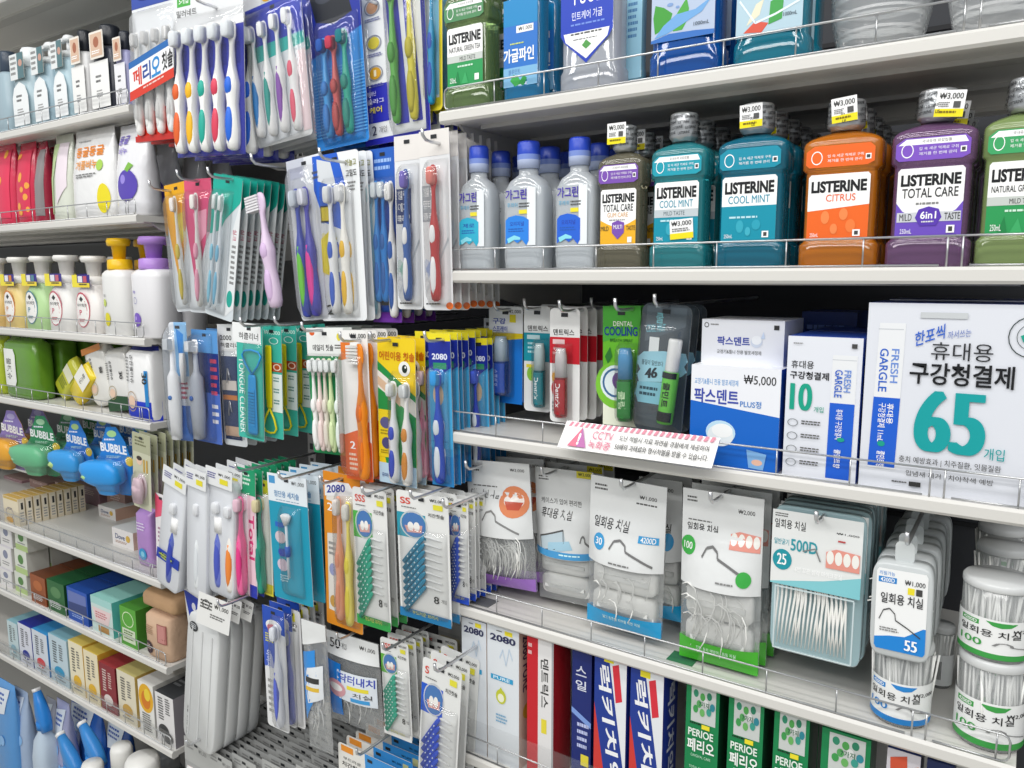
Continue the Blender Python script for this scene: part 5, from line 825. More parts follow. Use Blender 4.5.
bpack('orange framed two-brush card with peach and yellow handles', (323, 470, 360, 622), -.01, '#e8952a', [('P', [(.08, .1), (.9, .04), (.9, .93), (.08, .9)], '#e8e4dc'), ('R', 0, 0, 1, .1, '#e08a1c'), ('P', [(.04, .06), (.7, .05), (.9, .12), (.04, .16)], '#f0f0f2'), ('T', '2080', .1, .075, .6, .125, '#2a3a9a', 2.2, -.03), ('P', [(.04, .18), (.5, .2), (.5, .38), (.04, .4)], '#e8952a'), ('T', '2', .1, .2, .24, .25, '#fff', 1), ('M', .12, .45, .34, .55, 3, '#999'), ('E', .22, .63, .1, .04, '#9aa0c8'), ('E', .22, .84, .1, .04, '#c89a4a')],
    [(.5, .07, .8, .19, '#f0a888', '#eb9878', '#f4ece6', ''), (.75, .05, .8, .19, '#f0e06a', '#ead840', '#f6f4ea', '')], xb=327, back=2, dy=.03, bl=(.38, .95, .03, .9, .018), hk=(330, 482, -.035, 'grey wire hook holding the orange framed two-brush cards'), r=.003)
def interdental(label, q, Y, xb, hc, sc_, letters, back=0, dy=.012, n=8, short=None, hk=None, foot=None, pic='#4a7ab8'):
    o, W, H = hung('interdental_brush_pack', label, 'interdental brush', q, Y, 0, xb)
    backing(o, W, H, '#e9eae8', [('R', 0, .17, .56, .36, hc), ('G', .33, .255, .27, .11, '#c8ccd0', .1), ('E', .33, .255, .23, .095, pic), ('P', [(.15, .27), (.5, .25), (.48, .31), (.2, .32)], '#e0a8a0'), ('E', .27, .27, .06, .035, '#f4f2ee'), ('E', .39, .265, .06, .035, '#f4f2ee'), ('T', letters, .08, .05, .08+.1*len(letters), .1, '#d84a3a', 1.2), ('T', '₩2,000', .66, .03, .94, .055, '#222', 1.3), ('R', .72, .07, .9, .11, '#e8e040'), ('T', '치간칫솔', .62, .14, .92, .17, '#333', 1), ('M', .1, .12, .4, .135, 1, '#777'), ('T', '8', .68, .78, .78, .835, '#222', 1), ('T', '개입', .82, .79, .92, .82, '#555'), ('R', 0, .93, 1, 1, foot or hc), ('T', '부드러운 브러시', .25, .935, .75, .965, '#e8e870', 1)], r=.005)
    L = .42*W
    g = MB().loft([(0, .0032, .0016, 4), (.9, .0032, .0016, 4), (1, .0014, .001, 4)], sc_, 10); hd = math.hypot(.52*W, .2*H)
    g.v = [(x, y, z*hd*.95) for x, y, z in g.v]
    for k in range(4): g.box(-.0008, .0008, -.0019, -.0013, hd*(.2+.15*k), hd*(.24+.15*k), '#e8f4f4')
    gd = g.data('interdental_brush', PLASTIC); w_ = MB().loft([(0, .0006, .0006, 2), (.1, .0018, .0018, 2), (.8, .0013, .0013, 2), (1, .0005, .0005, 2)], '#f2f4f4', 6); w_.v = [(x, y, z*W*.32) for x, y, z in w_.v]; wd = w_.data('bristles', BRISTLE)
    ang = math.atan2(.5*W, .2*H)
    for k in range(n):
        z = H*(.06+.055*k); b = part('interdental_brush', gd, None, o, loc=(-.36*W, -.004, z), rot=(0, ang*.82, 0))
        part('bristles', wd, None, b, loc=(0, 0, hd*.96), rot=(0, math.radians(95)-ang*.82, 0))
    part('blister', bubble(-.46*W, .46*W, .04*H, .72*H, .008), BLISTER, o)
    if back: row_back(o, back, dy, short or label.split(',')[0], (short or label.split(',')[0])+'s')
    if hk: hook(*hk)
interdental('interdental brush card with mint green sticks and green foot', (352, 486, 386, 622), -.02, 358, '#4fb04a', '#1fb090', 'SSS', 3, .018, hk=(372, 493, -.045, 'grey wire hook holding the mint green interdental cards'), short='mint green interdental brush card', foot='#2fa04a')
interdental('interdental brush card with deep turquoise sticks and blue foot', (396, 489, 448, 614), -.02, 401, '#2a9ab0', '#0f86ac', 'SS', 2, .02, hk=(420, 497, -.05, 'grey wire hook holding the turquoise interdental cards'), short='turquoise interdental brush card', foot='#1c7ab0')
interdental('narrow interdental brush card with royal blue sticks beside the floss shelf', (449, 497, 468, 600), .0, 451, '#2a52c8', '#2a52c8', 'S', 8, .013, short='royal blue narrow interdental brush card', hk=(452, 506, -.03, 'grey wire hook holding the narrow interdental cards'))
# fifth row
def clearcase(label, q, Y, xb, back, dy):
    o, W, H = hung('travel_toothbrush_case', label, 'toothbrush case', q, Y, 0, xb)
    mb = MB().loft([(-.012, W*.47, H*.485, 8), (-.010, W*.5, H*.5, 8), (.0, W*.5, H*.5, 8), (.010, W*.5, H*.5, 8), (.012, W*.48, H*.49, 8)], '#f6f8f8', 40, axis='y'); mb.v = [(x, y, z+H/2) for x, y, z in mb.v]; part('case_shell', mb, FROST, o)
    r = MB()
    for a in (-.3, 0, .3): r.box(a*W-.0012, a*W+.0012, -.0135, -.012, .06*H, .9*H, '#eef0f0')
    part('case_ribs', r, FROST, o); b = MB(); put(b, flat(W, H, -.0125), [('E', .22, .1, .13, .035, '#2a2e33'), ('M', .12, .08, .32, .12, 3, '#c8ccd0'), ('D', '칫솔', .14, .72, .2, .78, '#444', 1), ('D', '휴대용 칫솔', .14, .8, .18, .95, '#777')]); part('printing', b, PAPER, o)
    row_back(o, back, dy, 'empty clear brush case', 'empty clear brush cases', 'behind the price tag')
clearcase('large empty clear brush case below the angled price tag', (194, 606, 226, 732), -.03, 188, 3, .025)
for lab, q, Y in (('angled white price tag in front of the clear cases', (199, 591, 232, 622), -.06), ('second white price tag behind the angled one', (228, 596, 242, 618), -.03), ('small white price tag nearest the turquoise cards', (240, 597, 254, 616), -.01)):
    o, W, H = hung('price_tag', lab, 'price tag', q, Y, 12, q[0]-3); backing(o, W, H, '#eeeeec', [('T', '₩1,000', .5, .2, .92, .36, '#222', 1.4), ('M', .08, .2, .45, .5, 3, '#444'), ('M', .4, .55, .9, .7, 2, '#666'), ('G', .25, .3, .12, .14, '#555', .2)], r=.001, hole=False)
hook(228, 604, -.06, 'dark wire hook carrying the price tags and clear cases')
o, W, H = hung('header_card', 'leaning white card with a royal blue corner beside the kraft pack', 'card', (184, 589, 200, 720), -.0, 0, 200); backing(o, W, H, '#e6e6e4', [('P', [(0, 0), (1, .06), (.9, .2), (.2, .26)], '#1c3ab0'), ('E', .5, .12, .12, .03, '#e8e8f0'), ('M', .3, .3, .8, .4, 4, '#888')], hole=False)
bpack('narrow blue white toothbrush card with vertical lettering by the clear cases', (262, 604, 284, 724), -.03, '#e8e9ea', [('R', 0, 0, 1, .2, '#2450b8'), ('E', .5, .15, .36, .05, '#f0f0f0'), ('E', .4, .17, .2, .035, '#d87a8a'), ('P', [(0, .2), (.6, .2), (.45, .5), (0, .5)], '#3a5ac0'), ('D', '이어서', .1, .36, .32, .5, '#e8eef8', 2), ('M', .1, .22, .5, .3, 4, '#e8e040'), ('M', .12, .6, .4, .9, 6, '#999')], [(.75, .05, .85, .3, '#dfe2ea', '#5a6ad0', '#e8ecf4', 'long')], xb=268, back=2, dy=.016, bl=(.45, 1, .02, .95, .014), short='narrow blue white toothbrush card')
bpack('pale card with a violet blue brush behind the narrow blue white card', (282, 606, 300, 722), -.01, '#e6e6e6', [('R', .3, .03, .7, .1, '#e8e040'), ('M', .2, .12, .8, .2, 2, '#777')], [(.4, .03, .8, .4, '#8a92d8', '#4a5ac8', '#e8ecf4', 'long')], xb=288, back=3, dy=.016, bl=(.1, .9, .02, .9, .014), short='pale violet blue brush card')
def zipbag(label, q, Y, xb, ops, seed, n=14, yaw=0, foot=None):
    o, W, H = hung('floss_pick_bag', label, 'floss bag', q, Y, yaw, xb); S = pillow(W, H, .014, .15); mb = MB(); put(mb, S, ops, 18, .002); part('printed_header', mb, FOIL, o)
    if n: part('floss_picks', picks(n, W*.7, H*.5, .04, seed, .01, spread=15), PLASTIC, o, loc=(0, 0, .06*H), kind='stuff')
    mb = MB(); mb.surf(S, 0, 0, 1, 1, 12, 14, '#e8ecee'); mb.surf(backside(S), 0, 0, 1, 1, 12, 14, '#e8ecee', .0003, True, True); part('clear_bag', mb, BAGFILM, o)
zipbag('blue print zip bag seen side-on between the blue white and 50-count packs', (302, 618, 326, 745), -.03, 310, [('P', [(0, 0), (1, 0), (1, .12), (0, .2)], '#e4e6e6'), ('P', [(0, .25), (.6, .2), (.8, .5), (.2, .75), (0, .7)], '#2f8ad8'), ('P', [(.2, .35), (.9, .3), (.9, .55), (.4, .6)], '#e4e8ec'), ('R', .3, .4, .8, .44, '#333'), ('R', .3, .47, .8, .5, '#e0b83a')], 11, 12)
zipbag('zip bag marked 50 with blue side panel and smiling mouth picture', (325, 628, 379, 717), .0, 331, [('R', 0, .0, 1, .24, '#e4e6e6'), ('T', '50', .1, .07, .3, .17, '#222', 1), ('T', '개입', .32, .1, .42, .16, '#555'), ('T', '₩1,000', .66, .07, .94, .12, '#222', 1.2), ('P', [(0, .3), (.36, .3), (.4, .5), (.36, .86), (.1, .9), (.05, .5)], '#1f7fd8'), ('P', [(.3, .36), (.96, .36), (.96, .68), (.34, .66)], '#dfe6ee'), ('T', '닥터내치', .36, .38, .94, .47, '#3a4ab0', 2), ('R', .5, .49, .85, .53, '#e8d83a'), ('T', '치실', .6, .55, .9, .6, '#333', .6), ('E', .28, .56, .2, .09, '#d8a0a8'), ('E', .28, .55, .14, .04, '#f4f2f0'), ('R', .56, .61, .86, .65, '#3a9ad8')], 12, 24)
hook(346, 637, -.02, 'grey wire hook holding the 50-count zip bag')
interdental('lower interdental brush card with mint green sticks marked in red', (380, 636, 408, 732), -.01, 385, '#5fae3a', '#1fb090', 'SSS', 3, .016, short='lower mint green interdental brush card', foot='#e8e8e6', hk=(392, 647, -.035, 'grey wire hook holding the lower mint interdental cards'))
interdental('lower interdental brush card with teal picture, behind the mint one', (406, 641, 440, 735), .03, 410, '#2a9a90', '#1f86a8', 'SS', 2, .02, short='lower teal interdental brush card', foot='#e8e8e6')
interdental('lower interdental brush card with royal blue sticks at the bottom edge', (423, 656, 462, 800), -.03, 417, '#1f5ad0', '#1c4fd8', 'S', 2, .02, short='lower royal blue interdental brush card', foot='#1f5ad0', hk=(444, 668, -.06, 'grey wire hook holding the royal blue interdental cards'))
# lower grey stacks of cards
def stack(label, short, q, Y, xb, back, dy, ops, col='#a4a5a4', hk=None):
    o, W, H = hung('interdental_brush_pack', label, 'interdental brush', q, Y, 0, xb); backing(o, W, H, col, ops, r=.004, edge='#9a9c9c')
    for k in range(4): part('interdental_brush', MB().tube([((-.3+.18*k)*W, -.003, .1*H), ((-.22+.18*k)*W, -.003, .6*H)], .0018, '#e8e8e8', 6), PLASTIC, o)
    part('blister', bubble(-.42*W, .42*W, .05*H, .68*H, .007), BLISTER, o)
    row_back(o, back, dy, short, short+'s')
    if hk: hook(*hk)
hdr = lambda c: [('R', 0, 0, 1, .2, '#b4b5b3'), ('T', '₩2,000', .6, .05, .92, .09, '#777', 1), ('M', .1, .04, .4, .1, 2, '#8a8a8a'), ('R', .1, .24, .9, .5, c)]
stack('pale pink printed card at the bottom left of the hook wall', 'lower pale pink brush card', (184, 735, 208, 850), -.03, 190, 11, .0155, hdr('#e8b0a8'), hk=(196, 742, -.05, 'dark wire hook holding the pale pink brush cards'))
stack('grey white printed card right of the pale pink one', 'lower grey white brush card', (208, 748, 232, 850), -.03, 212, 13, .0155, hdr('#c8d0cc'))
stack('white card with a small brown picture near the bottom edge', 'lower brown picture brush card', (232, 752, 256, 850), -.02, 236, 13, .0155, hdr('#b89a80'))
stack('grey card in a deep stack under the narrow blue white card', 'lower plain grey brush card', (262, 758, 290, 850), -.01, 266, 14, .0155, hdr('#a8b0b0'))
stack('grey card in a deep stack under the blue print zip bag', 'lower light grey brush card', (296, 764, 326, 850), -.01, 300, 14, .0155, hdr('#a0a8b0'))
stack('grey rimmed interdental card deep behind the turquoise card', 'deep grey interdental card', (438, 612, 462, 700), .10, 440, 9, .013, hdr('#a8a080'))
o, W, H = hung('toothbrush_pack', 'orange and sky blue header card at the bottom centre', 'toothbrush', (338, 741, 404, 860), -.02, 0, 342)
backing(o, W, H, '#e8e6e0', [('P', [(.42, 0), (1, 0), (1, 1), (.46, 1)], '#3a92d8'), ('R', .05, .01, .24, .06, '#e8922a'), ('T', '부드러운', .08, .1, .36, .125, '#555', .6), ('T', '치간칫솔', .06, .14, .38, .18, '#333', 1.2), ('M', .08, .2, .36, .22, 1, '#888'), ('T', '₩1,000', .7, .04, .84, .06, '#123', 1), ('R', .86, .03, .94, .09, '#c8c890'), ('T', '고급모', .55, .12, .9, .14, '#e8e060', 1)]); add_brush(o, -.25*W, .05*H, .6*H, .1*W, '#f0f0f0', '#3a8ad0'); add_brush(o, .1*W, .05*H, .6*H, .1*W, '#f0f0f0', '#e88a30')
row_back(o, 4, .02, 'orange and sky blue header card', 'orange and sky blue header cards'); hook(366, 751, -.05, 'grey wire hook holding the orange and sky blue cards')
# ---------------------------------------------------------------- left bay
Y1, Y2, Y3, Y4, Y5, Y6, Y7 = (z-.0011 for z in SL)
def lotion(label, x0, x1, ytop, Z, Y, body, capc, style, lab='#eef1f2', tag=None, back=0, d=.75):
    m, W, H = stand_frame(x0, x1, ytop, Z, Y); h = W/2; m = m @ Matrix.Translation((0, h*d, 0)); o = thing('lotion_bottle', label, 'bottle', m)
    neck = .74 if style == 'pump' else .76
    part('bottle_body', MB().loft([(0, h*.92, h*d*.92, 3), (.006, h, h*d, 3), (H*(neck-.06), h, h*d, 3), (H*(neck-.02), h*.85, h*d*.85, 2.6), (H*neck, h*.5, h*.5, 2)], body, 24), PLASTIC, o)
    if style == 'pump':
        part('collar', circ_lathe([(H*neck, h*.46), (H*(neck+.08), h*.44)], capc, 18), PLASTIC, o)
        p_ = MB().loft([(H*(neck+.08), h*.15, h*.15, 2), (H*.93, h*.15, h*.15, 2)], capc, 12); p_.loft([(H*.93, h*.4, h*.3, 3), (H*.97, h*.42, h*.32, 3), (H, h*.3, h*.25, 3)], capc, 16); p_.box(-h*1.1, 0, -h*.16, h*.16, H*.945, H*.985, capc); part('pump_head', p_, PLASTIC, o)
    else: part('cap', circ_lathe([(H*neck, h*.5), (H*(neck+.02), h*.56), (H*.97, h*.55), (H, h*.48)], capc, 20), PLASTIC, o)
    if lab:
        lb = MB(); put(lb, lambda u, v, n: ((u-.5)*W*.8, -h*d*1.0-n-.0002, H*(.06+.52*(1-v))), ([('P', [(.0, 1), (0, .35), (.15, .12), (.5, 0), (.85, .12), (1, .35), (1, 1)], lab)] if style != 'band' else [('R', -.1, .0, 1.1, 1, lab)])+[('M', .25, .3, .65, .5, 2, '#555'), ('M', .25, .62, .7, .8, 3, '#999')]); part('label', lb, PAPER, o)
    if tag:
        t = MB().prism(rrect(-h*.7, 0, h*.7, H*.3, .002), -.0006, 0, '#ece6dc'); put(t, flat(h*1.4, H*.3, -.0006), tag); part('neck_leaflet', t, PAPER, o, loc=(h*.1, -h*d-.004, H*.6))
    for k in range(1, back+1): dup(o, (0, .075*k, 0), f'{label}, {ORD[k]} in its row', label+' row')
tagp = [('R', .08, .08, .92, .92, '#d8b8a0'), ('E', .5, .4, .2, .2, '#a86a50'), ('M', .15, .7, .85, .85, 2, '#fff')]
tagt = [('R', 0, 0, .55, 1, '#e4e8e8'), ('R', .55, 0, 1, 1, '#5a7a80'), ('M', .06, .1, .5, .9, 4, '#888'), ('E', .78, .4, .14, .14, '#c89a8a')]
lotion('pale blue lotion bottle with silver pump collar at the far left edge', -4, 10, 50, Y1, .02, '#9fb4be', '#3a4656', 'cap', lab=None, back=1)
lotion('pale blue lotion bottle with arched label and teal leaflet, leftmost arch', 14, 33, 46, Y1, .012, '#a8bec6', '#e4e8ea', 'cap', tag=tagt, back=1)
lotion('pale blue pump lotion bottle with arched label between two others', 35, 52, 40, Y1, .012, '#9fb8c4', '#e8ebec', 'pump', tag=tagt, back=1)
lotion('pale blue pump lotion bottle with arched label beside the white one', 55, 71, 33, Y1, .012, '#a8c2cc', '#e8ebec', 'pump', tag=tagt, back=1)
lotion('white lotion bottle with black cap and small portrait leaflet', 75, 88, 29, Y1, .012, '#e8e8e8', '#20242c', 'band', lab='#f0f0ee', tag=tagp, back=1)
lotion('tall dark lotion bottle with a wide white label and black cap', 93, 112, 23, Y1, .012, '#3a3e4a', '#22262e', 'band', lab='#f2f2f0', tag=tagp, back=1)
lotion('lavender lotion bottle at the shelf right end', 117, 128, 30, Y1, .012, '#a8a8d0', '#2a2e38', 'band', lab='#ececf0', tag=tagp)
def soft_pack(label, x0, x1, ytop, Z, Y, t, col, ops, yaw=0, name='refill_pouch', cat='pouch', back=0, dy=None, lean=0, boxy=False, side=None, m_=None, short=None):
    m, W, H = stand_frame(x0, x1, ytop, Z, Y, yaw); m = m @ Matrix.Translation((0, t*.5, 0)) @ Matrix.Rotation(math.radians(lean), 4, 'X'); o = thing(name, label, cat, m)
    mb = MB()
    if boxy: secs = [(0, .9, .75, 5), (.02, .97, .95, 5), (.08, 1, 1, 5), (.5, 1, 1.03, 5), (.88, .98, 1, 5), (.93, .95, .7, 4), (.96, .96, .25, 3), (1, .97, .05, 3)]
    else: secs = [(0, .8, .75, 3), (.03, .93, .95, 3), (.15, 1, 1, 2.6), (.5, 1, .9, 2.6), (.8, .97, .5, 2.6), (.92, .95, .15, 3), (1, .95, .04, 3)]
    mb.loft([(z*H, W/2*a, t/2*b, p) for z, a, b, p in secs], col, 32); part('pack_body', mb, m_ or FOIL, o)
    def S(u, v, n):
        z = 1-v; b = 1
        for (za, _, ba, _), (zb, _, bb, _) in zip(secs, secs[1:]):
            if za <= z <= zb: b = ba+(bb-ba)*(z-za)/(zb-za or 1); break
        e = max(0.0, 1-abs(2*u-1)**(5 if boxy else 2.6))**(1/(5 if boxy else 2.6))
        return ((u-.5)*W, -t/2*b*e-n-.0012, z*H)
    pb = MB(); put(pb, S, ops, 18); part('printing', pb, PAPER, o)
    for k in range(1, back+1): dup(o, (R_.uniform(-.001, .001), (dy or t+.008)*k, 0), f'{short or label}, {ORD[k]} in its row', (short or label)+' row')
    return o
dots = lambda c, seed: (lambda rr: [('E', rr.uniform(.15, .85), rr.uniform(.15, .85), rr.uniform(.06, .12), rr.uniform(.03, .06), c) for _ in range(9)])(random.Random(seed))
soft_pack('red floral refill pouch cut by the frame left edge', -6, 11, 141, Y2, .02, .05, '#d83a5a', [('R', .1, .1, .9, .9, '#e0405f')]+dots('#f0b040', 1), back=1)
soft_pack('red floral refill pouch second along the shelf', 15, 31, 141, Y2, .02, .05, '#d03050', [('R', .1, .1, .9, .9, '#d83a58')]+dots('#f0a848', 2), back=2)
soft_pack('narrow dark red and grey refill pouch', 33, 42, 140, Y2, .02, .05, '#a82a44', [('R', .5, .1, .95, .9, '#8a8486')], back=1)
soft_pack('pale green and pink refill pouch left of the orange-lettered one', 50, 68, 133, Y2, .02, .05, '#d8dccf', [('P', [(.05, .1), (.4, .1), (.3, .9), (.05, .9)], '#b8cf9a'), ('P', [(.4, .1), (.9, .1), (.9, .6), (.5, .8)], '#e8dce4')], back=1)
soft_pack('white refill pouch with orange lettering and yellow fruit', 68, 108, 127, Y2, .012, .055, '#eeeeee', [('T', '동글동글', .2, .2, .86, .31, '#e88a2a', 2), ('T', '거품비누', .22, .35, .76, .45, '#e89a3a', 1.5), ('M', .25, .5, .8, .55, 2, '#777'), ('E', .86, .78, .1, .16, '#e8d82a'), ('E', .8, .42, .06, .06, '#a8cf5a'), ('M', .2, .12, .5, .15, 1, '#999')], m_=FOIL)
soft_pack('white refill pouch with a round purple fruit', 112, 142, 122, Y2, .012, .055, '#ececf0', [('T', '동글', .15, .12, .5, .22, '#7a6ac0', 2), ('T', '비누', .2, .25, .5, .33, '#8a7ac8', 1), ('E', .55, .67, .3, .17, '#5a48b0'), ('E', .44, .6, .08, .05, '#9a8ae0'), ('P', [(.5, .5), (.6, .42), (.75, .46), (.6, .53)], '#7fb84a')], m_=FOIL)
soft_pack('white refill pouch with purple fruit, partly behind the front one', 150, 168, 140, Y2, .1, .05, '#e4e4ea', [('E', .5, .67, .35, .17, '#5a48b0')], back=2, dy=.06, short='white purple-fruit refill pouch behind')
def foam(label, x0, x1, ytop, Z, Y, body, cap, oval, back=1, print_='c', fp=None):
    m, W, H = stand_frame(x0, x1, ytop, Z, Y); h = W/2; d = .66; m = m @ Matrix.Translation((0, h*d, 0)); o = thing('foam_soap_bottle', label, 'bottle', m)
    if print_ == 'c': secs = [(0, .9), (.02, 1), (.3, 1.0), (.45, .92), (.55, .7), (.6, .62), (.63, .6)]; nk = .63
    else: secs = [(0, .94), (.015, 1), (.6, 1), (.64, .97), (.67, .8), (.68, .6)]; nk = .68
    part('bottle_body', MB().loft([(z*H, h*a, h*d*(a if a > .7 else a*1.2), 3) for z, a in secs], body, 26), PLASTIC, o)
    part('pump_collar', circ_lathe([(nk*H, h*.56), (nk*H+.003, h*.58), ((nk+.1)*H, h*.56), ((nk+.11)*H, h*.4)], cap, 22), PLASTIC, o)
    p_ = circ_lathe([((nk+.1)*H, h*.28), (.92*H, h*.34), (.925*H, h*.5), (.97*H, h*.56), (H, h*.5)], cap, 22); p_.loft([(-h*.9, h*.12, .03*H, 3, 0, .955*H), (0, h*.16, .035*H, 3, 0, .955*H)], cap, 12, axis='x'); part('pump_head', p_, PLASTIC, o)
    lb = MB(); S = lambda u, v, n: ((u-.5)*W*.7, -h*d*(1-abs(u-.5)**3*1.5)*.99-n-.0012, H*(.08+(.46 if print_ == 'c' else .5)*(1-v)))
    if print_ == 'c': put(lb, S, [('E', .5, .5, .42, .5, oval), ('E', .5, .51, .38, .46, '#f4f2ee'), ('P', [(.5, .12), (.62, .2), (.5, .28), (.38, .2)], '#333'), ('T', '아이깨끗', .22, .32, .78, .42, '#333', 1), ('T', 'P', .35, .5, .5, .65, oval, 2), ('M', .3, .75, .7, .85, 2, oval)], 6)
    else: put(lb, S, fp, 6)
    part('label', lb, PAPER, o)
    if print_ == 'c':
        t = MB().box(-h*.75, h*.75, -.0006, 0, 0, .16*H, '#3a2f8a'); put(t, flat(h*1.5, .16*H, -.0006), [('R', .0, .0, .3, 1, '#f0e040'), ('R', .35, .1, .6, .6, '#e8e8f0'), ('R', .65, .1, .85, .6, oval), ('R', .3, .65, 1, 1, '#f0d83a'), ('M', .4, .7, .9, .95, 1, '#333')]); part('neck_tag', t, PAPER, o, loc=(0, -h*d*.95, .6*H))
    for k in range(1, back+1): dup(o, (0, .055*k, 0), f'{label}, {ORD[k]} in its row', label+' row')
foam('amber foam soap bottle with white pump at the far left', 2, 20, 257, Y3, .012, '#e8cf8a', '#e9e7e2', '#d8853a'); foam('apple green foam soap bottle with white pump', 23, 43, 256, Y3, .012, '#b9dba0', '#e9e7e2', '#5a8a9a')
foam('amber foam soap bottle cut by the frame left edge', -16, -1, 258, Y3, .012, '#e0bf7a', '#e9e7e2', '#d8853a', back=0)
foam('white foam soap bottle with rose oval label next to green one', 46, 68, 255, Y3, .012, '#ecebe8', '#eceae6', '#c86a78'); foam('white foam soap bottle with rose oval label next to yellow pump', 73, 96, 256, Y3, .012, '#efebe8', '#eceae6', '#c8586a')
foam('white foam soap bottle with a yellow pump', 101, 123, 238, Y3, .012, '#ececea', '#efc01e', '#ddd', print_='w', fp=[('T', '버블', .1, .3, .3, .36, '#888'), ('E', .2, .48, .12, .08, '#c8d860'), ('E', .35, .82, .18, .14, '#e0d42a')])
foam('white foam soap bottle with a lilac pump and purple fruit mark', 129, 158, 236, Y3, .012, '#ecebee', '#b48ad8', '#ddd', print_='w', fp=[('T', '버블', .05, .22, .25, .28, '#7a6ac0', 1), ('G', .22, .42, .1, .07, '#8a8ab8', .15), ('E', .28, .8, .2, .14, '#7a5ac0'), ('E', .22, .77, .05, .04, '#b8a0e8')])
# wet wipes
wp = lambda c, num: [('D', num, .75, .35, .9, .5, '#333', 1.5), ('D', '순한물티슈', .3, .12, .42, .5, '#444', 1), ('M', .12, .15, .25, .5, 8, '#777'), ('G', .3, .75, .2, .14, c, .1), ('E', .3, .76, .14, .09, '#e8c8b0')]
soft_pack('green wet wipe pack with a white flap at the far left', -12, 3, 336, Y4, .02, .05, '#a8b82a', [], name='wet_wipe_pack', cat='wet wipes', boxy=True)
soft_pack('olive green wet wipe pack with a white resealable flap', 5, 36, 337, Y4, .015, .05, '#5f8f2a', [('P', [(.08, .2), (.42, .2), (.47, .3), (.47, .72), (.42, .8), (.08, .8)], '#eef0ea'), ('D', '물티슈', .18, .35, .34, .7, '#333', 1)], name='wet_wipe_pack', cat='wet wipes', boxy=True, back=3, dy=.055)
def lying_pack(label, x0, x1, ytop, Z, Y, col, ops, roll, t=.03, yaw=0, name='wet_wipe_pack', cat='wet wipes', lift=0, L=None):
    """a pack leaning over to one side"""
    m, W, H = stand_frame(x0, x1, ytop, Z+lift, Y, yaw); m = m @ Matrix.Translation((0, t, W/2*.9*abs(math.sin(math.radians(roll))))) @ Matrix.Rotation(math.radians(roll), 4, 'Y') ; o = thing(name, label, cat, m)
    secs = [(0, .9, .1, 3), (.04, .95, .6, 4), (.12, 1, 1, 4), (.88, 1, 1, 4), (.96, .95, .6, 4), (1, .92, .08, 3)]
    part('pack_body', MB().loft([(z*H, W/2*a, t/2*b, p) for z, a, b, p in secs], col, 26), FOIL, o); pb = MB(); put(pb, lambda u, v, n: ((u-.5)*W*.94, -t/2*1.01-n, H*(.1+.8*(1-v))), ops); part('printing', pb, PAPER, o); return o
lying_pack('yellow green wet wipe pack slumped against the white packs', 44, 55, 352, Y4, .03, '#c8c83a', [('R', .1, .1, .9, .4, '#e6e6cc'), ('M', .2, .5, .8, .8, 4, '#6a7a2a')], 52, .03)
lying_pack('yellow and white wet wipe pack slumped in front of the yellow green one', 58, 69, 357, Y4, .012, '#e8cf2a', [('P', [(0, .0), (1, 0), (1, .5), (0, .55)], '#efeee4'), ('D', '물티슈', .4, .1, .65, .45, '#333', 1)], 50, .03)
lying_pack('white wet wipe pack with an orange top leaning left', 84, 104, 349, Y4, .02, '#ecebe6', [('R', -.03, -.1, 1.03, .03, '#d88a3a')]+wp('#b8a060', '물'), -14, .035)
lying_pack('white wet wipe pack with a dark green foot leaning left', 101, 122, 351, Y4, .015, '#ecebe8', [('P', [(-.03, .9), (.5, .82), (1.03, .86), (1.03, 1.12), (-.03, 1.12)], '#1f4a2a')]+wp('#a89870', '30'), -8, .035)
soft_pack('white wet wipe pack with a royal blue bottom and blue stripe at the shelf end', 127, 152, 346, Y4, .012, .05, '#eeeeee', [('R', 0, .74, 1, 1, '#1c3ac8'), ('R', .82, .32, .92, .8, '#2a86c8'), ('R', 0, 0, 1, .06, '#1c2a90')]+wp('#b09a80', '30'), name='wet_wipe_pack', cat='wet wipes', boxy=True, back=2, dy=.055, short='blue-ended wet wipe pack')
# hung bath bubble bottles
def bubble_pack(label, q, Y, xb, c1, c2, c3, back=0):
    o, W, H = hung('bubble_soap_pack', label, 'bubble soap', q, Y, 8, xb)
    poly = [(-.12, 1), (.12, 1), (.2, .9), (.3, .78), (.36, .6), (.48, .5), (.5, .4), (.42, .3), (.46, .12), (.44, .04), (.25, 0), (.05, .01), (-.3, .06), (-.4, .14), (-.42, .28), (-.5, .4), (-.46, .52), (-.34, .62), (-.28, .78), (-.18, .9)]
    mb = MB().prism([(x*W, z*H) for x, z in reversed(poly)], 0, .0008, c1, c2); put(mb, flat(W, H), [('E', .5, .1, .12, .05, c3), ('M', .3, .17, .6, .22, 1, '#eef'), ('T', 'BUBBLE', .18, .25, .82, .38, '#f4f6f8', 3, .06), ('E', .86, .5, .1, .07, '#e8c83a'), ('M', .3, .42, .7, .46, 2, '#dfe')]); part('backing_card', mb, PAPER, o)
    pr = [(0, .14), (.02, .22), (.13, .26), (.17, .38), (.21, .46), (.38, .5), (.46, .44), (.5, .26)]
    b = MB().loft([(z*H, a*W*.9, a*W*.36, 3.6, (.1-z)*W*.35, 0) for z, a in pr], c2, 24); bb = part('bubble_bottle', b, PLASTIC, o, loc=(-.04*W, -.02, .04*H)); part('bottle_lobe', MB().loft([(-.06*H, .1*W, .02, 2), (0, .16*W, .026, 2), (.06*H, .1*W, .02, 2)], c3, 14), PLASTIC, bb, loc=(-.36*W, .004, .28*H))
    part('blister', bubble(-.44*W, .44*W, .03*H, .58*H, .036, p=3), BLISTER, o)
    for k in range(1, back+1): dup(o, (0, .06*k, 0), f'{label}, {ORD[k]} in its row', label+' row')
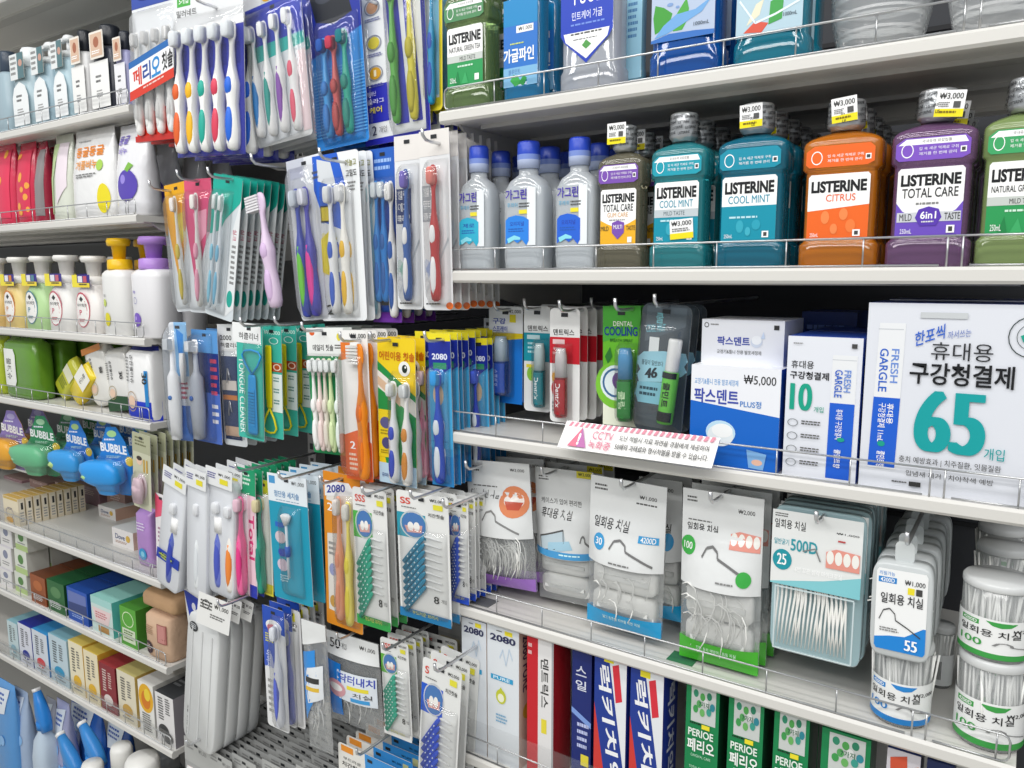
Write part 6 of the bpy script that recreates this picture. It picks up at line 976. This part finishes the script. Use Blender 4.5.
bubble_pack('purple and amber shaped bath bubble pack at the far left', (-6, 409, 27, 467), .03, 0, '#8a7ac0', '#e8a83a', '#b0a8d8', 1)
bubble_pack('green shaped bath bubble pack between purple and blue ones', (22, 415, 58, 474), .03, 29, '#2a8a5a', '#6ab88a', '#a8d8b0', 2)
bubble_pack('sky blue shaped bath bubble pack beside the green one', (59, 420, 90, 480), .03, 66, '#1f7ad0', '#3a9ae0', '#b8d88a', 2)
bubble_pack('large sky blue shaped bath bubble pack nearest the shelf end', (91, 427, 131, 494), .01, 100, '#1a80d0', '#2f9ae8', '#b0e09a', 2)
o, W, H = hung('baby_comb_pack', 'olive white card with a small baby portrait and pink bottle below', 'baby care', (132, 431, 150, 505), -.01, 0, 134)
backing(o, W, H, '#c8c9b0', [('R', 0, 0, 1, .25, '#b0b294'), ('M', .15, .05, .8, .18, 3, '#6a6a4a'), ('E', .38, .36, .16, .06, '#e8c8b0'), ('E', .38, .33, .15, .03, '#3a2f2a'), ('R', .6, .33, .68, .5, '#c8a03a'), ('R', .76, .33, .84, .5, '#c8a03a'), ('E', .5, .7, .3, .18, '#d8ccd0'), ('E', .5, .72, .18, .13, '#ecc8d0')], r=.003)
part('blister', bubble(-.35*W, .35*W, .08*H, .5*H, .016, p=4), BLISTER, o); part('soft_bottle', MB().loft([(.1*H, W*.22, .006, 2.4), (.3*H, W*.26, .008, 2.4), (.42*H, W*.16, .006, 2.4)], '#e0c4d0', 16), PLASTIC, o, loc=(0, -.009, 0))
row_back(o, 6, .015, 'olive white baby portrait card', 'olive white baby portrait cards')
# soap cartons
CRM = [('R', .04, .02, .96, .1, '#cfae5a'), ('G', .4, .6, .25, .2, '#8a7a9a', .1), ('M', .3, .4, .6, .5, 2, '#777'), ('E', .4, .85, .25, .1, '#e0a83a')]
carton('cream gold soap carton at the front of a receding row', 5, 20, 497, Y5, .012, .014, CRM, ('#e8dcc0', '#e6d9c0', '#d8b25e'), side=[('R', .1, .1, .9, .9, '#efe4d0'), ('R', .4, .15, .75, .4, '#333'), ('M', .2, .5, .8, .9, 4, '#999')], name='soap_carton', cat='soap', back=8, dy=.0175, gr='cream gold soap cartons in a receding row')
DV = [('T', 'Dove', .15, .3, .6, .6, '#3a4a7a', 1), ('E', .75, .45, .1, .2, '#d8b04a'), ('M', .15, .7, .8, .85, 2, '#b08a7a')]
o, W, H = carton('pale pink-footed soap carton left in the middle of the half-empty shelf', 99, 116, 507, Y5, .16, .06, DV, ('#e6e2e0', '#d9b09a', '#e0e0de'), name='soap_carton', cat='soap')
o, W, H = carton('pale pink-footed soap carton at the front beside the purple pouch', 113, 134, 530, Y5, .07, .06, DV, ('#eae6e4', '#d9b8a8', '#e4e4e2'), name='soap_carton', cat='soap')
soft_pack('lilac refill pouch with a blue seal standing at the shelf end', 137, 152, 508, Y5, .03, .045, '#b48acc', [('M', .2, .25, .8, .4, 3, '#e8dcf4'), ('E', .5, .78, .25, .1, '#3a9ad0'), ('E', .5, .78, .12, .05, '#8ad0e8')], boxy=True, back=1)
hung_pk, W, H = hung('toothbrush_pack', 'small pink and white slanted card between lilac pouch and travel cases', 'toothbrush', (155, 492, 166, 575), .0, 0, 157); backing(hung_pk, W, H, '#ece8ea', [('P', [(0, 0), (1, .1), (1, .22), (0, .3)], '#e85a7a'), ('M', .2, .4, .8, .6, 4, '#b08aa0')])
# sixth shelf
FL = [('R', .05, .05, .95, .95, '#eceae8'), ('E', .5, .35, .2, .18, '#8a90a8'), ('M', .2, .65, .8, .85, 2, '#999')]; FG = [('R', .0, .75, 1, 1, '#b8cf8a'), ('E', .5, .4, .22, .2, '#5a8a4a'), ('M', .2, .65, .8, .75, 1, '#999')]
for x0, x1, ops, cc, nm in ((-14, 0, FL, '#dcd8e0', 'lavender flower'), (1, 13, FL, '#e2dee4', 'lilac flower'), (16, 28, FG, '#e0e4d8', 'green leaf')):
    z = Y6
    for k, od in enumerate(('bottom', 'middle', 'top')):
        y = (586 if x0 < 0 else 588+ (x0>14)*4) - 22*k - 14
        o, W, H = carton(f'{od} small {nm} soap carton in its stack', x0, x1, y-5 if k == 0 else y-6, z, .02, .05, ops, (cc, '#c8c8c0', '#d8d8d4'), name='soap_carton', cat='soap', back=1, dy=.055); z += H+.0005
BX = lambda a, b, t: [('E', .5, .35, .3, .18, a), ('R', .1, .62, .9, .92, b), ('M', .15, .66, .85, .9, 4, '#ddd')]
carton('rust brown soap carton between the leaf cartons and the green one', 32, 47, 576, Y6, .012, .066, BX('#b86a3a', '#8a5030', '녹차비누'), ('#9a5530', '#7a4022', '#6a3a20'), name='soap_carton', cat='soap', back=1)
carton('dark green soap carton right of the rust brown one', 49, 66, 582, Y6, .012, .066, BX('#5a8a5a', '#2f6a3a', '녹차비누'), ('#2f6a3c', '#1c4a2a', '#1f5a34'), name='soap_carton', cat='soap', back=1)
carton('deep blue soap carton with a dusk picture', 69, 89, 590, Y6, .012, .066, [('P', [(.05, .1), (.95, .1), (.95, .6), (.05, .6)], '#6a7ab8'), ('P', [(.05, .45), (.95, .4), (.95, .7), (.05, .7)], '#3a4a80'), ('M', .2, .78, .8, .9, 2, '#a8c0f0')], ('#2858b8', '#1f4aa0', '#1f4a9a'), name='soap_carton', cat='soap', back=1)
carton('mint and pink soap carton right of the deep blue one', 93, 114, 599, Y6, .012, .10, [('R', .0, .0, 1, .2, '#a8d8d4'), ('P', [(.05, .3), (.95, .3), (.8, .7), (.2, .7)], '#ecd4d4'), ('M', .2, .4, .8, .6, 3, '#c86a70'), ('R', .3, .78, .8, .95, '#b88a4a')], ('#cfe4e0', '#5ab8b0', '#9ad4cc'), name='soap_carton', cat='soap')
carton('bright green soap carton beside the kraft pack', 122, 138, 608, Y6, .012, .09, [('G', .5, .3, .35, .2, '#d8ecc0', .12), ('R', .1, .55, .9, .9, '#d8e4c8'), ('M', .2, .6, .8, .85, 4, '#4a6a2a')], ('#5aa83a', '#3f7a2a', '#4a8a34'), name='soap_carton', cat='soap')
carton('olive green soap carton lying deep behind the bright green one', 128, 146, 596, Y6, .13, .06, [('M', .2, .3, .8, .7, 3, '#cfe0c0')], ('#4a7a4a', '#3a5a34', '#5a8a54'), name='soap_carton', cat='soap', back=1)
kr = soft_pack('kraft paper soap pack with black oval mark and pink square', 145, 170, 613, Y6, .012, .07, '#cfae92', [('E', .22, .78, .16, .14, '#3a2430'), ('M', .14, .72, .3, .84, 3, '#d8b8a8'), ('R', .6, .2, .92, .6, '#9a5a54'), ('R', .63, .22, .89, .58, '#c88a84'), ('M', .15, .3, .45, .5, 5, '#a8876a')], name='kraft_soap_pack', cat='soap', boxy=True, m_=KRAFT, back=1, dy=.08)
m, W, H = stand_frame(143, 172, 586, Y6+max(v.co.z for v in KIDS[kr.name][0].data.vertices)+.002, .015); lie = thing('kraft_soap_pack', 'kraft paper soap pack lying crosswise on the standing ones', 'soap', m)
part('pack_body', MB().loft([(-W*.55, .032, .016, 4, .04, .018), (-W*.48, .04, .018, 4, .04, .018), (W*.48, .04, .018, 4, .04, .018), (W*.55, .03, .014, 4, .04, .018)], '#bf9a74', 20, axis='x'), KRAFT, lie)
# lowest left shelf
L7 = (('pale aqua soap carton first on the lowest left shelf', 10, 20, 622, '#c8dce0', '#a8c4cc', '#8fc0cc', 'DOVE', '#8ab8c8'), ('navy and white soap carton lettered sideways', 21, 34, 625, '#dfe2ee', '#2a3aa0', '#20309a', 'KLOS', '#24349a'), ('blue and white soap carton with a red drop', 35, 50, 632, '#d8e0ea', '#3a8ad0', '#3a9ad8', '도브', '#d8404a'),
    ('light blue soap carton with a small teal seal', 52, 70, 637, '#c4d8e2', '#9fc0d0', '#8abccc', '비누', '#2a9ac8'), ('cream soap carton with yellow flowers, left of two', 72, 86, 643, '#efe6c8', '#e0b84a', '#e8cf6a', '꿀비누', '#e8b82a'), ('cream soap carton with yellow flowers, right of two', 87, 101, 652, '#eee2c0', '#d8a83a', '#e0c45a', '꿀비누', '#e8b82a'),
    ('dark red soap carton with a white block print', 102, 118, 665, '#8a2430', '#6a1a24', '#a03a40', '석류', '#e8dcd8'), ('beige and gold soap carton lettered sideways', 120, 138, 673, '#e4dcc4', '#c8a85a', '#c8bc7a', '쌀겨비누', '#c8a04a'))
for lab, x0, x1, y, c1, c2, c3, t, ac in L7:
    carton(lab, x0, x1, y, Y7, .012, .11, [('M', .2, .12, .45, .6, 9, '#3a3c40' if c1[1] > '9' else '#e8e0d8'), ('M', .55, .15, .75, .5, 7, '#5a5c60' if c1[1] > '9' else '#e8d0c8'), ('E', .5, .75, .28, .12, ac), ('M', .2, .9, .8, .95, 1, '#777')], (c1, c2, c3), name='soap_carton', cat='soap')
carton('white soap carton with a large golden sunflower', 141, 156, 683, Y7, .012, .11, [('E', .5, .3, .48, .28, '#e8b01c'), ('E', .5, .33, .3, .18, '#d87a14'), ('E', .6, .22, .2, .12, '#f0d43a'), ('M', .2, .6, .8, .96, 8, '#444')], ('#ecebe6', '#c8c6c0', '#d8d6d2'), name='soap_carton', cat='soap')
carton('white soap carton with a black top and charcoal picture at the shelf end', 158, 176, 695, Y7, .012, .1, [('M', .15, .08, .45, .55, 9, '#333'), ('M', .55, .06, .8, .4, 7, '#444'), ('E', .4, .75, .3, .14, '#3a3a3c'), ('E', .6, .85, .3, .12, '#4a4a4c')], ('#e8e6e6', '#8e8a90', '#3c3e42'), top=[('R', .55, .2, .85, .45, '#b8babc'), ('M', .1, .2, .5, .7, 4, '#8a8c90')], name='soap_carton', cat='soap')
carton('olive beige soap carton deep behind the beige and gold one', 128, 146, 662, Y7, .14, .06, [('M', .2, .3, .8, .7, 3, '#8a8050')], ('#a89c6a', '#8a7f50', '#b0a478'), name='soap_carton', cat='soap', back=1)
# below: the spray cleaner shelf
Z8 = CZ+(-1.62)*U
shelf('bottom left shelf holding the spray cleaners below the frame edge', -4.0, XL, Z8+.0011, postsL)
def sprayer(label, px, py, Y, body, head, turn, H=.235, pouchy=False, tip='#f0f0f0', lean=42):
    P = pt(px, py, Y); m = Matrix.Translation((P.x, P.y, Z8)) @ Matrix.Rotation(math.radians(turn), 4, 'Z'); H = P.z-Z8; o = thing('spray_bottle', label, 'spray bottle', m)
    part('bottle_body', MB().loft([(0, .028, .024, 3), (.01, .031, .027, 3), (H*.5, .031, .027, 3), (H*.66, .026, .022, 2.6), (H*.74, .014, .014, 2), (H*.78, .013, .013, 2)], body, 24), PLASTIC, o)
    h = MB().loft([(H*.77, .016, .016, 2), (H*.84, .0165, .0165, 2)], head, 18); part('collar', h, PLASTIC, o)
    h = MB().loft([(-.05, .008, .009, 3, 0, 0), (-.02, .012, .015, 3, 0, -.002), (.005, .014, .02, 3, 0, -.004), (.03, .0135, .019, 3, 0, -.006), (.05, .011, .014, 3, 0, -.006)], head, 18, axis='x'); q_ = math.radians(lean)
    h.v = [(x*math.cos(q_)+z*math.sin(q_), y, .93*H-x*math.sin(q_)+z*math.cos(q_)) for x, y, z in h.v]; h.loft([(H*.83, .012, .011, 3), (H*.94, .013, .012, 3)], head, 14); part('spray_head', h, PLASTIC, o)
    t_ = MB().loft([(-.058, .009, .009, 4, 0, 0), (-.05, .009, .009, 4, 0, 0)], tip, 14, axis='x'); t_.v = [(x*math.cos(q_)+z*math.sin(q_), y, .93*H-x*math.sin(q_)+z*math.cos(q_)) for x, y, z in t_.v]; part('nozzle_cap', t_, PLASTIC, o)
    part('trigger', MB().tube([(-.012, 0, H*.92), (-.026, 0, H*.88), (-.03, 0, H*.82), (-.026, 0, H*.78)], [.005, .005, .0045, .004], head, 8), PLASTIC, o)
sprayer('spray cleaner with a royal blue upright head behind the pale pouches', 42, 704, .02, '#c4d4e4', '#2f86d8', 0, lean=66)
sprayer('spray cleaner with a bright blue head nearest the bottom left', 70, 748, -.02, '#d8e0e8', '#3a8ad0', 0)
sprayer('spray cleaner with a bright blue head second from the pale caps', 92, 736, .0, '#d8e0e8', '#3a8ad4', 0)
def capped(label, px, py, Y, r, col, body='#e4e6ea'):
    P = pt(px, py, Y); H = P.z-Z8; o = thing('cleaner_bottle', label, 'bottle', Matrix.Translation((P.x, P.y, Z8)))
    part('bottle_body', circ_lathe([(0, r*1.3), (.01, r*1.4), (H*.7, r*1.4), (H*.8, r*1.05)], body, 22), PLASTIC, o); part('cap', circ_lathe([(H*.8, r), (H*.97, r), (H, r*.85)], col, 24), PLASTIC, o)
capped('cleaner bottle with a white round cap beside the blue spray heads', 121, 745, .0, .022, '#e9e8e4'); capped('cleaner bottle with a broad white cap under the shelf end', 142, 757, .0, .034, '#ebeae6'); capped('cleaner bottle with a white cap at the frame bottom edge', 92, 762, -.03, .022, '#e9e8e4')
capped('dark capped bottle under the lowest left shelf end', 165, 750, .12, .03, '#8a8c8e', '#9a9c9e'); capped('small white-capped bottle below the pink card', 196, 764, -.02, .018, '#e6e6e4')
for lab, x0, x1, y, c, d in (('blue and white cleaner refill pouch at the bottom left corner', -8, 14, 684, '#5a9ad8', 0), ('pale blue refill pouch beside the corner pouch', 12, 26, 693, '#a8bcd8', .02), ('silver lilac refill pouch between the spray heads', 42, 52, 702, '#b4b8c8', .09), ('lilac pouch with a white tip beside the silver one', 55, 68, 705, '#a4a8cc', .03), ('wide royal blue refill pouch behind the spray heads', 68, 100, 703, '#2a62b8', .08), ('deep blue refill pouch under the lowest left shelf', 104, 128, 722, '#1f4f9a', .1)):
    soft_pack(lab, x0, x1, y, Z8, d, .05, c, [('P', [(.1, .1), (.8, .06), (.7, .3), (.2, .35)], '#e4ecf4'), ('M', .2, .12, .7, .24, 3, '#2a5ab0')]+dots('#8fc0f0', x0+20)[:3], back=0)

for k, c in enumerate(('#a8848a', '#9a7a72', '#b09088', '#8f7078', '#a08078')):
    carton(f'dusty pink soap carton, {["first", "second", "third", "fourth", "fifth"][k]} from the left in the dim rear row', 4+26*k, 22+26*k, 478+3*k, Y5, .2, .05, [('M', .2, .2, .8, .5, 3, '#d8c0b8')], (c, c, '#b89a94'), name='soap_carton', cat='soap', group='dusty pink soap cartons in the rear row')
